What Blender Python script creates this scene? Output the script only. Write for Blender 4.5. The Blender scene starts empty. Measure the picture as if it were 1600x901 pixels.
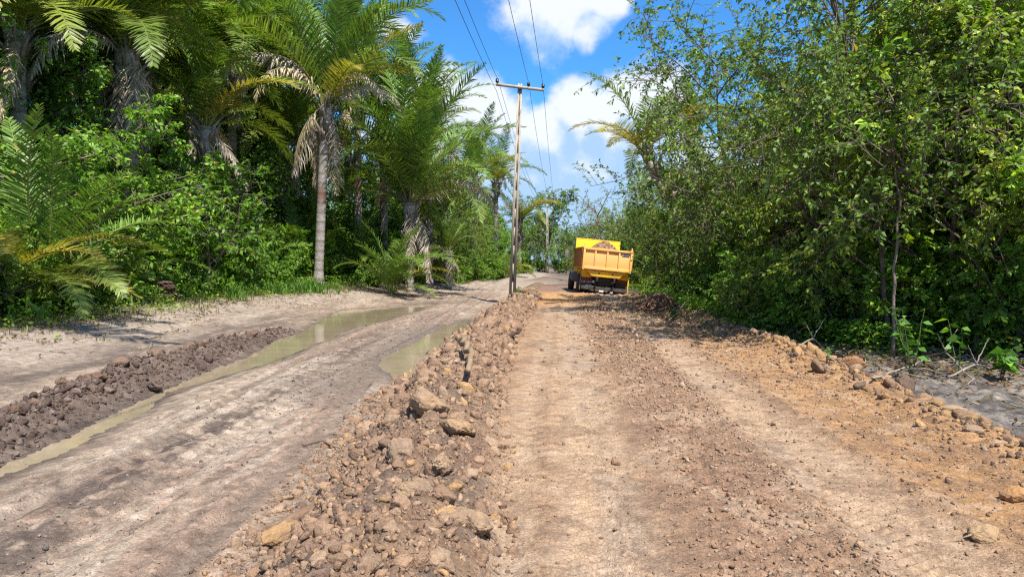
import bpy, math, random
import numpy as np
from mathutils import Vector, Matrix
SC = bpy.context.scene
COL = SC.collection
PI = math.pi
F = 1186.0; CZ = 1.6; HY = 408.0
def WX(px, Y): return (px - 800.0) * Y / F
def WZ(py, Y): return CZ + (HY - py) * Y / F
def rad(a): return math.radians(a)

# ---------------------------------------------------------------- noise
def _hash(ix, iy, seed):
    h = (ix.astype(np.int64) * 374761393 + iy.astype(np.int64) * 668265263 + seed * 1442695041) & 0xFFFFFFFF
    h = ((h ^ (h >> 13)) * 1274126177) & 0xFFFFFFFF
    h = h ^ (h >> 16)
    return (h & 0xFFFFFF) / float(0xFFFFFF)
def vnoise(x, y, seed=0):
    x = np.asarray(x, float); y = np.asarray(y, float)
    ix = np.floor(x); iy = np.floor(y); fx = x - ix; fy = y - iy
    fx = fx * fx * (3 - 2 * fx); fy = fy * fy * (3 - 2 * fy)
    a = _hash(ix, iy, seed); b = _hash(ix + 1, iy, seed); c = _hash(ix, iy + 1, seed); d = _hash(ix + 1, iy + 1, seed)
    return (a + (b - a) * fx) * (1 - fy) + (c + (d - c) * fx) * fy
def fbm(x, y, seed=0, octv=4, gain=.5):
    s = 0; a = 1; t = 0; f = 1
    for o in range(octv):
        s = s + a * (vnoise(np.asarray(x) * f + o * 17.3, np.asarray(y) * f + o * 9.1, seed + o) - .5) * 2; t += a; a *= gain; f *= 2.03
    return s / t
def cell(x, y, seed=0):
    """distance to the nearest feature point: rounded clods"""
    x = np.asarray(x, float); y = np.asarray(y, float)
    ix = np.floor(x); iy = np.floor(y); best = np.full(np.broadcast(x, y).shape, 9.)
    for dx in (-1, 0, 1):
        for dy in (-1, 0, 1):
            cx = ix + dx + _hash(ix + dx, iy + dy, seed); cy = iy + dy + _hash(ix + dx, iy + dy, seed + 7)
            best = np.minimum(best, (cx - x) ** 2 + (cy - y) ** 2)
    return np.sqrt(best)
def sst(a, b, x):
    t = np.clip((np.asarray(x, float) - a) / (b - a), 0, 1); return t * t * (3 - 2 * t)
def mix(a, b, t):
    t = np.asarray(t)[..., None]; return np.asarray(a) * (1 - t) + np.asarray(b) * t
def sm_min(a, b, k):
    h = np.clip(.5 + .5 * (b - a) / k, 0, 1); return b * (1 - h) + a * h - k * h * (1 - h)

# ---------------------------------------------------------------- mesh helpers
def mesh_np(name, V, faces, col=None, smooth=False):
    """faces: list of (M,k) int arrays"""
    V = np.asarray(V, np.float32)
    me = bpy.data.meshes.new(name)
    me.vertices.add(len(V)); me.vertices.foreach_set('co', V.ravel())
    faces = [np.asarray(f, np.int32) for f in faces if len(f)]
    nl = sum(f.size for f in faces); npoly = sum(len(f) for f in faces)
    me.loops.add(nl); me.polygons.add(npoly)
    me.loops.foreach_set('vertex_index', np.concatenate([f.ravel() for f in faces]))
    st = []; p = 0
    for f in faces:
        st.append(p + np.arange(len(f)) * f.shape[1]); p += f.size
    me.polygons.foreach_set('loop_start', np.concatenate(st).astype(np.int32))
    if smooth: me.polygons.foreach_set('use_smooth', np.ones(npoly, bool))
    if col is not None:
        at = me.color_attributes.new('Col', 'FLOAT_COLOR', 'POINT')
        c = np.ones((len(V), 4), np.float32); c[:, :3] = np.clip(col, 0, 1); at.data.foreach_set('color', c.ravel())
    me.update(calc_edges=True); me.validate()
    return me
def link(name, me, mat, parent=None):
    o = bpy.data.objects.new(name, me); COL.objects.link(o)
    if mat and not me.materials: me.materials.append(mat)
    if parent: o.parent = parent
    return o
def tag(o, label=None, cat=None, group=None, kind=None):
    if label: o['label'] = label
    if cat: o['category'] = cat
    if group: o['group'] = group
    if kind: o['kind'] = kind
    return o
def empty(name, loc, label, cat, group=None, rz=0):
    o = bpy.data.objects.new(name, None); COL.objects.link(o); o.location = loc; o.rotation_euler = (0, 0, rz); o.empty_display_size = .2
    return tag(o, label, cat, group)

class MB:
    """collects geometry pieces into one mesh"""
    def __init__(s): s.V = []; s.F = {}; s.C = []; s.n = 0
    def add(s, V, faces, col=None):
        V = np.asarray(V, float).reshape(-1, 3)
        for f in faces:
            f = np.asarray(f)
            if len(f): s.F.setdefault(f.shape[1], []).append(f + s.n)
        s.V.append(V); s.C.append(np.broadcast_to(np.asarray(col if col is not None else (1, 1, 1), float), V.shape)); s.n += len(V)
    def box(s, c, d, col=None, R=None):
        x, y, z = np.array(d) / 2
        V = np.array([(-x, -y, -z), (x, -y, -z), (x, y, -z), (-x, y, -z), (-x, -y, z), (x, -y, z), (x, y, z), (-x, y, z)])
        if R is not None: V = V @ np.array(R).T
        s.add(V + np.array(c), [[(0, 3, 2, 1), (4, 5, 6, 7), (0, 1, 5, 4), (1, 2, 6, 5), (2, 3, 7, 6), (3, 0, 4, 7)]], col)
    def tube(s, P, r, k=6, col=None, caps=True):
        P = np.asarray(P, float); n = len(P); r = np.broadcast_to(np.asarray(r, float), (n,))
        T = np.gradient(P, axis=0); T /= np.linalg.norm(T, axis=1)[:, None] + 1e-9
        up = np.array((0, 0, 1.)) if abs(T[0][2]) < .9 else np.array((1., 0, 0))
        a = np.linspace(0, 2 * PI, k, endpoint=False)
        A = np.cross(T, up); A /= np.linalg.norm(A, axis=1)[:, None] + 1e-9; B = np.cross(T, A)
        V = P[:, None] + r[:, None, None] * (np.cos(a)[None, :, None] * A[:, None] + np.sin(a)[None, :, None] * B[:, None])
        i = np.arange(n - 1)[:, None] * k; j = np.arange(k)[None]; j2 = (j + 1) % k
        q = np.stack([i + j, i + j2, i + k + j2, i + k + j], -1).reshape(-1, 4)
        fs = [q]
        if caps and k > 3: fs.append(np.array([list(range(k))[::-1]])); fs.append(np.array([[(n - 1) * k + t for t in range(k)]]))
        if col is not None and np.ndim(col) == 2: col = np.repeat(np.asarray(col), k, axis=0)
        s.add(V.reshape(-1, 3), fs, col)
    def prism(s, pts, axis, a, b, col=None):
        """2D polygon extruded from a to b along axis"""
        n = len(pts); V = []
        for t in (a, b):
            for p in pts:
                v = [p[0], p[1]]; v.insert(axis, t); V.append(v)
        f = [[i, (i + 1) % n, n + (i + 1) % n, n + i] for i in range(n)]
        s.add(V, [f, [list(range(n))[::-1]], [list(range(n, 2 * n))]], col)
    def mesh(s, name, smooth=False, col=True):
        return mesh_np(name, np.concatenate(s.V), [np.concatenate(v) for v in s.F.values()], np.concatenate(s.C) if col else None, smooth)

# ---------------------------------------------------------------- materials
def newmat(name):
    m = bpy.data.materials.new(name); m.use_nodes = True; nt = m.node_tree; nt.nodes.clear()
    return m, nt
def N(nt, t, **k):
    n = nt.nodes.new(t)
    for a, b in k.items(): setattr(n, a, b)
    return n
def L(nt, a, b): nt.links.new(a, b)
def math_(nt, op, a, b=None, c=None):
    n = N(nt, 'ShaderNodeMath', operation=op)
    for i, v in enumerate((a, b, c)):
        if v is None: continue
        if isinstance(v, (int, float)): n.inputs[i].default_value = v
        else: L(nt, v, n.inputs[i])
    return n.outputs[0]
def vmath(nt, op, a, b=None):
    n = N(nt, 'ShaderNodeVectorMath', operation=op)
    for i, v in enumerate((a, b)):
        if v is None: continue
        if isinstance(v, (tuple, list)): n.inputs[i].default_value = v
        else: L(nt, v, n.inputs[i])
    return n
def ramp(nt, fac, stops):
    r = N(nt, 'ShaderNodeValToRGB'); L(nt, fac, r.inputs[0]); e = r.color_ramp.elements
    while len(e) < len(stops): e.new(.5)
    for i, (p, c) in enumerate(stops):
        e[i].position = p; e[i].color = (*c, 1) if len(c) == 3 else c
    return r.outputs[0]
def noise(nt, vec, scale, detail=4, rough=.55):
    n = N(nt, 'ShaderNodeTexNoise'); L(nt, vec, n.inputs['Vector']); n.inputs['Scale'].default_value = scale
    n.inputs['Detail'].default_value = detail; n.inputs['Roughness'].default_value = rough
    return n.outputs[0]
def mixc(nt, typ, fac, a, b):
    m = N(nt, 'ShaderNodeMix', data_type='RGBA', blend_type=typ)
    for i, v in ((0, fac), (6, a), (7, b)):
        if isinstance(v, (int, float)): m.inputs[i].default_value = v
        elif isinstance(v, tuple): m.inputs[i].default_value = (*v, 1)
        else: L(nt, v, m.inputs[i])
    return m.outputs[2]

def soil_mat(name, rough=.95, bumps=((9, .03), (40, .012), (160, .004)), vary=.35, attr=True, base=(.3, .2, .13), obj_coords=True):
    m, nt = newmat(name)
    tc = N(nt, 'ShaderNodeTexCoord'); vec = tc.outputs['Object']
    out = N(nt, 'ShaderNodeOutputMaterial'); p = N(nt, 'ShaderNodeBsdfPrincipled'); L(nt, p.outputs[0], out.inputs[0])
    if attr:
        a = N(nt, 'ShaderNodeAttribute'); a.attribute_name = 'Col'; c = a.outputs['Color']
    else:
        r = N(nt, 'ShaderNodeRGB'); r.outputs[0].default_value = (*base, 1); c = r.outputs[0]
    n1 = noise(nt, vec, 7, 6, .7); n2 = noise(nt, vec, 55, 3, .6)
    v1 = ramp(nt, n1, [(.3, (.80 * (1 - vary),) * 3), (.7, (.80 * (1 + vary * .6),) * 3)])
    v2 = ramp(nt, n2, [(.3, (1 - vary * .9,) * 3), (.7, (1 + vary * .55,) * 3)])
    v3 = ramp(nt, noise(nt, vec, 210, 2, .6), [(.35, (.78,) * 3), (.65, (1.16,) * 3)]); c = mixc(nt, 'MULTIPLY', 1., c, v1); c = mixc(nt, 'MULTIPLY', 1., c, v2); c = mixc(nt, 'MULTIPLY', 1., c, v3)
    L(nt, c, p.inputs['Base Color']); p.inputs['Roughness'].default_value = rough; p.inputs['Specular IOR Level'].default_value = .25
    h = None
    for sc, st in bumps:
        t = math_(nt, 'MULTIPLY', noise(nt, vec, sc, 5, .6), st); h = t if h is None else math_(nt, 'ADD', h, t)
    b = N(nt, 'ShaderNodeBump'); b.inputs['Strength'].default_value = 1.; b.inputs['Distance'].default_value = 1.; L(nt, h, b.inputs['Height']); L(nt, b.outputs[0], p.inputs['Normal'])
    return m, nt, p

def leaf_mat(name, rough=.5, transl=.32, tint=(1.3, 1.35, .5), spec=.3, vary=.25):
    m, nt = newmat(name)
    out = N(nt, 'ShaderNodeOutputMaterial'); p = N(nt, 'ShaderNodeBsdfPrincipled')
    a = N(nt, 'ShaderNodeAttribute'); a.attribute_name = 'Col'
    oi = N(nt, 'ShaderNodeObjectInfo')
    v = ramp(nt, oi.outputs['Random'], [(0, (1 - vary, 1 - vary * .8, 1 - vary)), (.5, (1, 1, 1)), (1, (1 + vary, 1 + vary * .8, 1 - vary * .5))])
    c = mixc(nt, 'MULTIPLY', 1., a.outputs['Color'], v)
    L(nt, c, p.inputs['Base Color']); p.inputs['Roughness'].default_value = rough; p.inputs['Specular IOR Level'].default_value = spec
    t = N(nt, 'ShaderNodeBsdfTranslucent'); ct = mixc(nt, 'MULTIPLY', 1., c, tint); L(nt, ct, t.inputs[0])
    mx = N(nt, 'ShaderNodeMixShader'); mx.inputs[0].default_value = transl
    L(nt, p.outputs[0], mx.inputs[1]); L(nt, t.outputs[0], mx.inputs[2]); L(nt, mx.outputs[0], out.inputs[0])
    return m
def plain(name, base, rough=.5, metal=0, spec=.4, dirt=None, dscale=3, bump=0, bscale=60):
    m, nt = newmat(name)
    tc = N(nt, 'ShaderNodeTexCoord'); vec = tc.outputs['Object']
    out = N(nt, 'ShaderNodeOutputMaterial'); p = N(nt, 'ShaderNodeBsdfPrincipled'); L(nt, p.outputs[0], out.inputs[0])
    p.inputs['Roughness'].default_value = rough; p.inputs['Metallic'].default_value = metal; p.inputs['Specular IOR Level'].default_value = spec
    r = N(nt, 'ShaderNodeRGB'); r.outputs[0].default_value = (*base, 1); c = r.outputs[0]
    v = ramp(nt, noise(nt, vec, dscale * 3, 5, .7), [(.25, (.85,) * 3), (.75, (1.12,) * 3)]); c = mixc(nt, 'MULTIPLY', 1., c, v)
    if dirt:
        f = ramp(nt, noise(nt, vec, dscale, 6, .7), [(.42, (0, 0, 0)), (.68, (.75,) * 3)]); c = mixc(nt, 'MIX', f, c, dirt)
    L(nt, c, p.inputs['Base Color'])
    if bump:
        b = N(nt, 'ShaderNodeBump'); b.inputs['Strength'].default_value = 1; b.inputs['Distance'].default_value = bump
        L(nt, noise(nt, vec, bscale, 4, .6), b.inputs['Height']); L(nt, b.outputs[0], p.inputs['Normal'])
    return m

M_ground, gnt, gp = soil_mat('ground_soil', vary=.42, bumps=((6, .03), (30, .018), (120, .006)))
M_road, _, _ = soil_mat('clay_road', vary=.42, bumps=((11, .03), (45, .02), (150, .007)))
M_rock, _, _ = soil_mat('clod', rough=.9, vary=.3, bumps=((9, .03), (40, .012), (150, .003)))
# wet soil is glossier: roughness from alpha-like darkness of the attribute
_a = N(gnt, 'ShaderNodeAttribute'); _a.attribute_name = 'Wet'
_r = N(gnt, 'ShaderNodeMapRange'); L(gnt, _a.outputs['Fac'], _r.inputs[0]); _r.inputs[3].default_value = .95; _r.inputs[4].default_value = .42
L(gnt, _r.outputs[0], gp.inputs['Roughness'])
M_clod, _, _ = soil_mat('clod_surface', rough=.9, vary=.28, bumps=((4, .012), (14, .005), (40, .0015)))
M_leaf = leaf_mat('leaf')
M_frond = leaf_mat('frond', rough=.42, transl=.3, spec=.4, vary=.2)
M_dead = leaf_mat('dead_frond', rough=.85, transl=.15, tint=(1, .9, .7), spec=.15, vary=.2)
M_grass = leaf_mat('grass', rough=.5, transl=.35)
M_bark, _, _ = soil_mat('bark', rough=.9, vary=.35, bumps=((12, .02), (60, .008)))
def water_mat():
    m, nt = newmat('muddy_water'); out = N(nt, 'ShaderNodeOutputMaterial'); p = N(nt, 'ShaderNodeBsdfPrincipled'); L(nt, p.outputs[0], out.inputs[0])
    tc = N(nt, 'ShaderNodeTexCoord'); vec = tc.outputs['Object']
    c = ramp(nt, noise(nt, vec, 1.4, 4, .6), [(.3, (.25, .195, .125)), (.7, (.33, .26, .17))]); L(nt, c, p.inputs['Base Color'])
    p.inputs['Roughness'].default_value = .04; p.inputs['IOR'].default_value = 1.33
    b = N(nt, 'ShaderNodeBump'); b.inputs['Distance'].default_value = .002; L(nt, noise(nt, vec, 5, 2, .5), b.inputs['Height']); L(nt, b.outputs[0], p.inputs['Normal'])
    return m
M_water = water_mat()

# ---------------------------------------------------------------- terrain functions
def edgeL(y): return np.interp(y, [-40, 0, 16, 25, 30, 36, 48, 65, 80, 92, 300], [-13, -12, -11, -11.6, -11., -9.6, -6.9, -2.6, .3, 2.0, 2.5])
def edgeR(y): return np.interp(y, [-40, 0, 11, 14, 17, 22, 26, 37, 60, 90, 300], [11, 10.5, 9.8, 8.3, 7.0, 6.5, 6.9, 7.6, 8, 9.5, 10])
PUD = np.array([(5, -4.6, .0), (7, -4.72, .11), (9.5, -4.95, .19), (11.2, -5.17, .11), (13, -5.15, .24), (15, -5.08, .38), (17.4, -5.22, .46), (20.5, -5.2, .5), (25, -5.25, .95), (30, -5.2, 1.4), (33, -4.1, .6), (35.2, -3.4, -.3), (40, -3.4, -2)])
PU2 = np.array([(11, -1.7, -.5), (12.6, -1.8, .16), (15.1, -2.1, .42), (18, -2.0, .30), (22.5, -1.65, .3), (25, -1.4, -.1), (28, -1.4, -1.5)])
WL = -.34
def pud_s(x, y):
    w = fbm(x * 1.1, y * .8, 31, 4) * .26 + fbm(x * 6, y * 5, 33, 2) * .05
    s1 = np.abs(x - np.interp(y, PUD[:, 0], PUD[:, 1])) - np.interp(y, PUD[:, 0], PUD[:, 2]) + np.where(y < 14, w * .45, w)
    s2 = np.abs(x - np.interp(y, PU2[:, 0], PU2[:, 1])) - np.interp(y, PU2[:, 0], PU2[:, 2]) + w * .7
    return np.where(y < 4, 2, np.minimum(s1, s2)), s1
def truck_bed_slope(x, y):
    w = sst(33, 36, y) * (1 - sst(46, 50, y)); return w * (-(np.clip(x, 2.5, 6.4) - 4.5) * .096 - .07)
def Hg(x, y):
    x = np.asarray(x, float); y = np.asarray(y, float)
    dl = x - edgeL(y); dr = edgeR(y) - x
    z = -.25 + .27 * sst(38, 70, y) + 0 * x
    bank = (1 - sst(.2, 4.6, dl)); z = z + (.52 - .2 * sst(40, 70, y)) * bank
    z = z + .08 * (1 - sst(-1, 3, dr))
    lt = sst(2., 5, dl) * (1 - sst(-2.3, -1.2, x - .065 * (y - 6.5)))
    # longitudinal wheel tracks of the low side track
    xx = x - .004 * y
    z = z + lt * .035 * (np.sin(xx * 5.1 + .8 * np.sin(y * .13)) * .5 + fbm(xx * 2.2, y * .13, 3, 4) * 1.2)
    z = z + lt * .03 * fbm(xx * 9, y * .7, 5, 6, .65) + lt * .04 * np.exp(-((x + 3.05 + .02 * y) / .4) ** 2) * np.clip(1 - cell(x * 9, y * 7, 6), 0, 1)
    for r0 in (-3.75, -2.15):
        rc = r0 + .22 * np.sin(y * .21 + .6) - .012 * y; q = np.abs(x - rc); z = z + lt * (-.035 * (1 - sst(.07, .13, q)) + .022 * np.exp(-((q - .18) / .05) ** 2) * (.5 + np.clip(1 - cell(x * 8, y * 5, 18), 0, 1))) * sst(-.6, 0, fbm(x * .5, y * .25, 17, 3))
    z = z + .05 * fbm(x * .35, y * .35, 7, 4) + .02 * fbm(x * 2.3, y * 2.3, 8, 4) + .013 * fbm(x * 9, y * 9, 9, 4) + .012 * sst(-.1, .5, fbm(x * 1.2, y * .6, 19, 3)) * np.clip(1 - cell(x * 11, y * 9, 20), 0, 1)
    s, s1 = pud_s(x, y)
    z = sm_min(z, WL - .012 + .17 * s, .015)
    # mud ridge pushed up left of the long puddle
    pc = np.interp(y, PUD[:, 0], PUD[:, 1]) - np.interp(y, PUD[:, 0], PUD[:, 2])
    rx = x - (pc - .62 + .10 * np.sin(y * .9)); fade = (1 - sst(15.5, 20.5, y)) * sst(3, 5, y)
    lump = np.clip(1 - cell(x * 3.1, y * 2.5, 12), 0, 1); lump2 = np.clip(1 - cell(x * 8, y * 7, 14), 0, 1)
    prof = np.exp(-(rx / .38) ** 2)
    z = z + fade * prof * (.05 + .15 * lump + .05 * fbm(x * 2, y * 1.3, 15, 3)) + fade * np.exp(-(rx / .6) ** 2) * .09 * lump2
    # far dark spoil mound, soft spots
    z = z + .45 * np.exp(-((x - 2.7) / 1.3) ** 2 - ((y - 60) / 3.) ** 2)
    # right shoulder: rough grey soil
    ro = sst(4.3, 5.2, x - .065 * (y - 6.5) * 0) * (1 - sst(30, 50, y)); z = z + ro * (.07 * fbm(x * 3, y * 2, 21, 5, .6) + .04 * np.clip(1 - cell(x * 5, y * 5, 22), 0, 1))
    z = z + truck_bed_slope(x, y) * .6
    return z
def srow(x, y):
    b = np.interp(y, [0, 4, 6.5, 10, 15, 20, 30, 40, 60, 100], [.35, .1, -.08, -.38, -.52, -.56, -.5, -.6, -.8, -1.])   # right foot of the windrow
    return x - .065 * (y - 6.5), b
def Hr(x, y):
    x = np.asarray(x, float); y = np.asarray(y, float)
    s, b = srow(x, y)
    z = .0 - .012 * np.abs(s - 2) + .012 * fbm(x * .8, y * .4, 41, 3)
    # tracks
    z = z - .018 * np.exp(-((s - .66) / .30) ** 2) - .02 * np.exp(-((s - 2.45) / .33) ** 2) - .014 * np.exp(-((s - .08) / .16) ** 2)
    near = 1
    tread = np.exp(-((s - .33) / .09) ** 2); z = z + tread * .022 * (np.clip(1 - cell(x * 9, y * 6, 43), 0, 1) + .4 * np.sin(y * 26))
    rough = np.exp(-((s - 1.6) / .42) ** 4); z = z + rough * (.030 * np.clip(1 - 1.2 * cell(x * 8, y * 8, 44), 0, 1) + .02 * np.clip(1 - 1.2 * cell(x * 17, y * 17, 45), 0, 1))
    for s0, hw in ((.66, .2), (2.45, .22), (.1, .14)):
        m = np.exp(-((s - s0) / hw) ** 6) * (1 - sst(8, 14, y)) * sst(-.5, .1, fbm(x * 1.5, y * .5, 57, 3)); z = z + m * .010 * np.tanh(2.5 * np.sin(y * 62 + np.abs(s - s0) * 45))
    # ridges left by the tyres
    for s0, h in ((2.06, .035), (2.95, .03), (3.65, .03)):
        z = z + h * np.exp(-((s - s0 - .03 * fbm(y * .8, y * 0 + s0, 46, 2)) / .07) ** 2) * (.4 + .9 * np.clip(1 - cell(x * 9, y * 4, 47), 0, 1))
    org = sst(2.95, 3.3, s); z = z + org * (.016 * np.clip(1 - cell(x * 12, y * 12, 48), 0, 1) + .02 * fbm(x * 2.5, y * 1.2, 49, 3))
    z = z + .006 * fbm(x * 14, y * 14, 50, 4) + .004 * np.clip(1 - cell(x * 30, y * 30, 51), 0, 1)
    # windrow
    wl = np.clip((s - b) / -1.55, -.2, 1.3); bump = np.clip(np.sin(np.clip(wl, 0, 1) * PI), 0, 1) ** .8
    cl = np.clip(1 - cell(x * 3.6, y * 3.6, 52), 0, 1); cl2 = np.clip(1 - cell(x * 10, y * 10, 53), 0, 1)
    hh = np.interp(y, [0, 10, 30, 36, 42], [.2, .22, .18, .1, .02])
    z = z + bump * (hh + .13 * cl + .07 * cl2 + .07 * fbm(x * 1.5, y * 1.2, 54, 3))
    z = z - sst(-.3, -1.75, (s - b)) * .34
    # right shoulder
    sr = s - np.interp(y, [0, 6, 12, 20, 30, 40], [4.35, 4.4, 4.75, 4.55, 4.2, 3.9]) + .12 * fbm(x, y * .8, 56, 3)
    z = z + np.exp(-((sr + .25) / .3) ** 2) * (.05 + .10 * cl) * sst(0, 10, y) * (1 - sst(30, 36, y)) - sst(-.1, .95, sr) * .36
    # loose heaps in front of the truck, cross slope under it
    z = z + .16 * np.exp(-((y - 33.6) / 1.3) ** 2) * sst(-.5, .5, x) * (1 - sst(6, 7, x)) * (.45 + .7 * cl) 
    z = z + truck_bed_slope(x, y)
    z = z - .12 * sst(50, 62, y) - .3 * sst(88, 98, y)
    return z
def Hz(x, y): return float(max(Hg(x, y), Hr(x, y) if srow(x, y)[0] > -2.3 and x < 6.3 and 1 < y < 98 else -9))
def Hgv(x, y): return Hg(x, y)

def grid_mesh(name, xs, ys, H, colf, wetf=None):
    X, Y = np.meshgrid(xs, ys); Z = H(X, Y)
    nx = len(xs); ny = len(ys)
    i = (np.arange(ny - 1)[:, None] * nx + np.arange(nx - 1)[None]).ravel()
    q = np.stack([i, i + 1, i + nx + 1, i + nx], -1)
    C = colf(X, Y, Z).reshape(-1, 3)
    me = mesh_np(name, np.stack([X, Y, Z], -1).reshape(-1, 3), [q], C, True)
    if wetf is not None:
        at = me.attributes.new('Wet', 'FLOAT', 'POINT'); at.data.foreach_set('value', wetf(X, Y, Z).ravel().astype(np.float32))
    return me
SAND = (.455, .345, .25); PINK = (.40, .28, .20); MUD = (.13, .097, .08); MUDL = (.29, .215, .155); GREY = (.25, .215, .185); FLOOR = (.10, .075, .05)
def col_g(X, Y, Z):
    dl = X - edgeL(Y); dr = edgeR(Y) - X
    n1 = fbm(X * 1.3, Y * .10, 60, 6, .6); n2 = fbm(X * .7, Y * .5, 61, 7, .62); n4 = fbm(X * 3, Y * 3, 63, 6, .65); n6 = fbm(X * 9, Y * 7, 92, 5, .7)
    xw = X + .16 * fbm(Y * .22, Y * 0 + 3, 65, 3); n3 = fbm(xw * 3.4, Y * .16, 62, 8, .72); n5 = fbm(xw * 2.2, Y * .3 + 40, 90, 8, .72)
    c = mix(SAND, PINK, sst(-.02, .2, n1 + .35 * n2) * .85)
    c = mix(c, MUDL, sst(.08, .2, n3) * .7); c = mix(c, (.30, .2, .145), sst(.1, .2, n5) * .6); c = mix(c, (.53, .43, .335), sst(.1, .22, -n3) * .55)
    c = c * (1 + .7 * n6)[..., None]
    for r0 in (-3.75, -2.15):
        rc = r0 + .22 * np.sin(Y * .21 + .6) - .012 * Y; c = mix(c, (.25, .18, .135), (1 - sst(.08, .15, np.abs(X - rc) + .05 * n4)) * .6)
    # damp belts beside the trough and patches
    s, s1 = pud_s(X, Y)
    damp = (1 - sst(.05, .9, s + .5 * n2 + .35 * n4)); c = mix(c, MUDL, damp * .55); c = mix(c, MUD, (1 - sst(-.05, .42, s + .3 * n4)) * .8)
    belt = np.exp(-((X + 7.4 + .6 * n2) / .55) ** 2) * (1 - sst(22, 30, Y)); c = mix(c, MUD, belt * .9 * sst(-.6, .1, n3 + n4)); belt = np.exp(-((X + 6.9 + .3 * n2) / 1.0) ** 2) * (1 - sst(20, 28, Y)); c = mix(c, (.21, .15, .12), belt * .7 * sst(-.4, .2, n1))
    belt = np.exp(-((X + 3.05 + .02 * Y + .35 * n2) / .35) ** 2) * (1 - sst(15, 24, Y)); c = mix(c, MUD, belt * sst(-.02, .12, n4 + n3 * .6) * .85)
    m = sst(9, 11, Y) * (1 - sst(21, 24, Y)) * np.exp(-((X + 2.6) / .75) ** 2); c = mix(c, (.24, .185, .145), m * .7)
    m = sst(22, 26, Y) * (1 - sst(40, 46, Y)) * np.exp(-((X + 3.) / 2.3) ** 2); c = mix(c, MUDL, m * .75 * sst(-.5, .2, n4 + n2))
    m = sst(26, 30, Y) * (1 - sst(38, 44, Y)) * np.exp(-((X + 4.5) / 2) ** 2); c = mix(c, MUD, m * .6 * sst(-.1, .3, n2 + .3 * n4))
    # ridge is dark chocolate soil
    pc = np.interp(Y, PUD[:, 0], PUD[:, 1]) - np.interp(Y, PUD[:, 0], PUD[:, 2]); rx = X - (pc - .62)
    fade = (1 - sst(17, 21, Y)); c = mix(c, (.12, .08, .062), fade * np.exp(-(rx / .58) ** 4) * (.75 + .25 * n4)); c = mix(c, (.26, .19, .15), fade * np.exp(-(rx / .6) ** 4) * sst(.1, .5, n4) * .6)
    # dry pale bank at the left forest edge
    c = mix(c, (.43, .35, .28), (1 - sst(1.5, 4.5, dl + .8 * n2)) * .75)
    c = mix(c, (.22, .185, .15), sst(.2, .55, n4) * (1 - sst(.5, 2.5, dl)) * .7)
    c = mix(c, (.47, .385, .30), sst(40, 52, Y) * .6 * sst(-.3, .1, n2 + .3))
    c = mix(c, (.16, .11, .085), np.exp(-((X - 2.9) / 1.7) ** 2 - ((Y - 61) / 4.5) ** 2) * .95)
    c = mix(c, (.20, .15, .12), sst(1.2, 3, X - .02 * Y) * sst(44, 56, Y) * .8)
    # right shoulder
    r = sst(3.9, 4.9, X); g = mix(GREY, (.12, .10, .09), sst(-.1, .35, n4 + .5 * n2)); g = mix(g, (.34, .285, .235), sst(.05, .4, -n4 + .4 * n2) * (1 - sst(10.5, 13, Y)))
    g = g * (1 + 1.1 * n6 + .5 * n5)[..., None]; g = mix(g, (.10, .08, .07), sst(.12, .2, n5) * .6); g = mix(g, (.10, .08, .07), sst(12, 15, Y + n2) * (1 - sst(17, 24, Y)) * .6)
    c = mix(c, g, r * (1 - sst(28, 40, Y)))
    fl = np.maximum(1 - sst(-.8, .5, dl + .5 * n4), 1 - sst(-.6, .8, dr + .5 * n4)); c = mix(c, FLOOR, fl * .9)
    return c
def wet_g(X, Y, Z):
    s, s1 = pud_s(X, Y); return (1 - sst(0, .6, s + .2 * fbm(X * 3, Y * 3, 63, 3))) * .9
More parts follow.
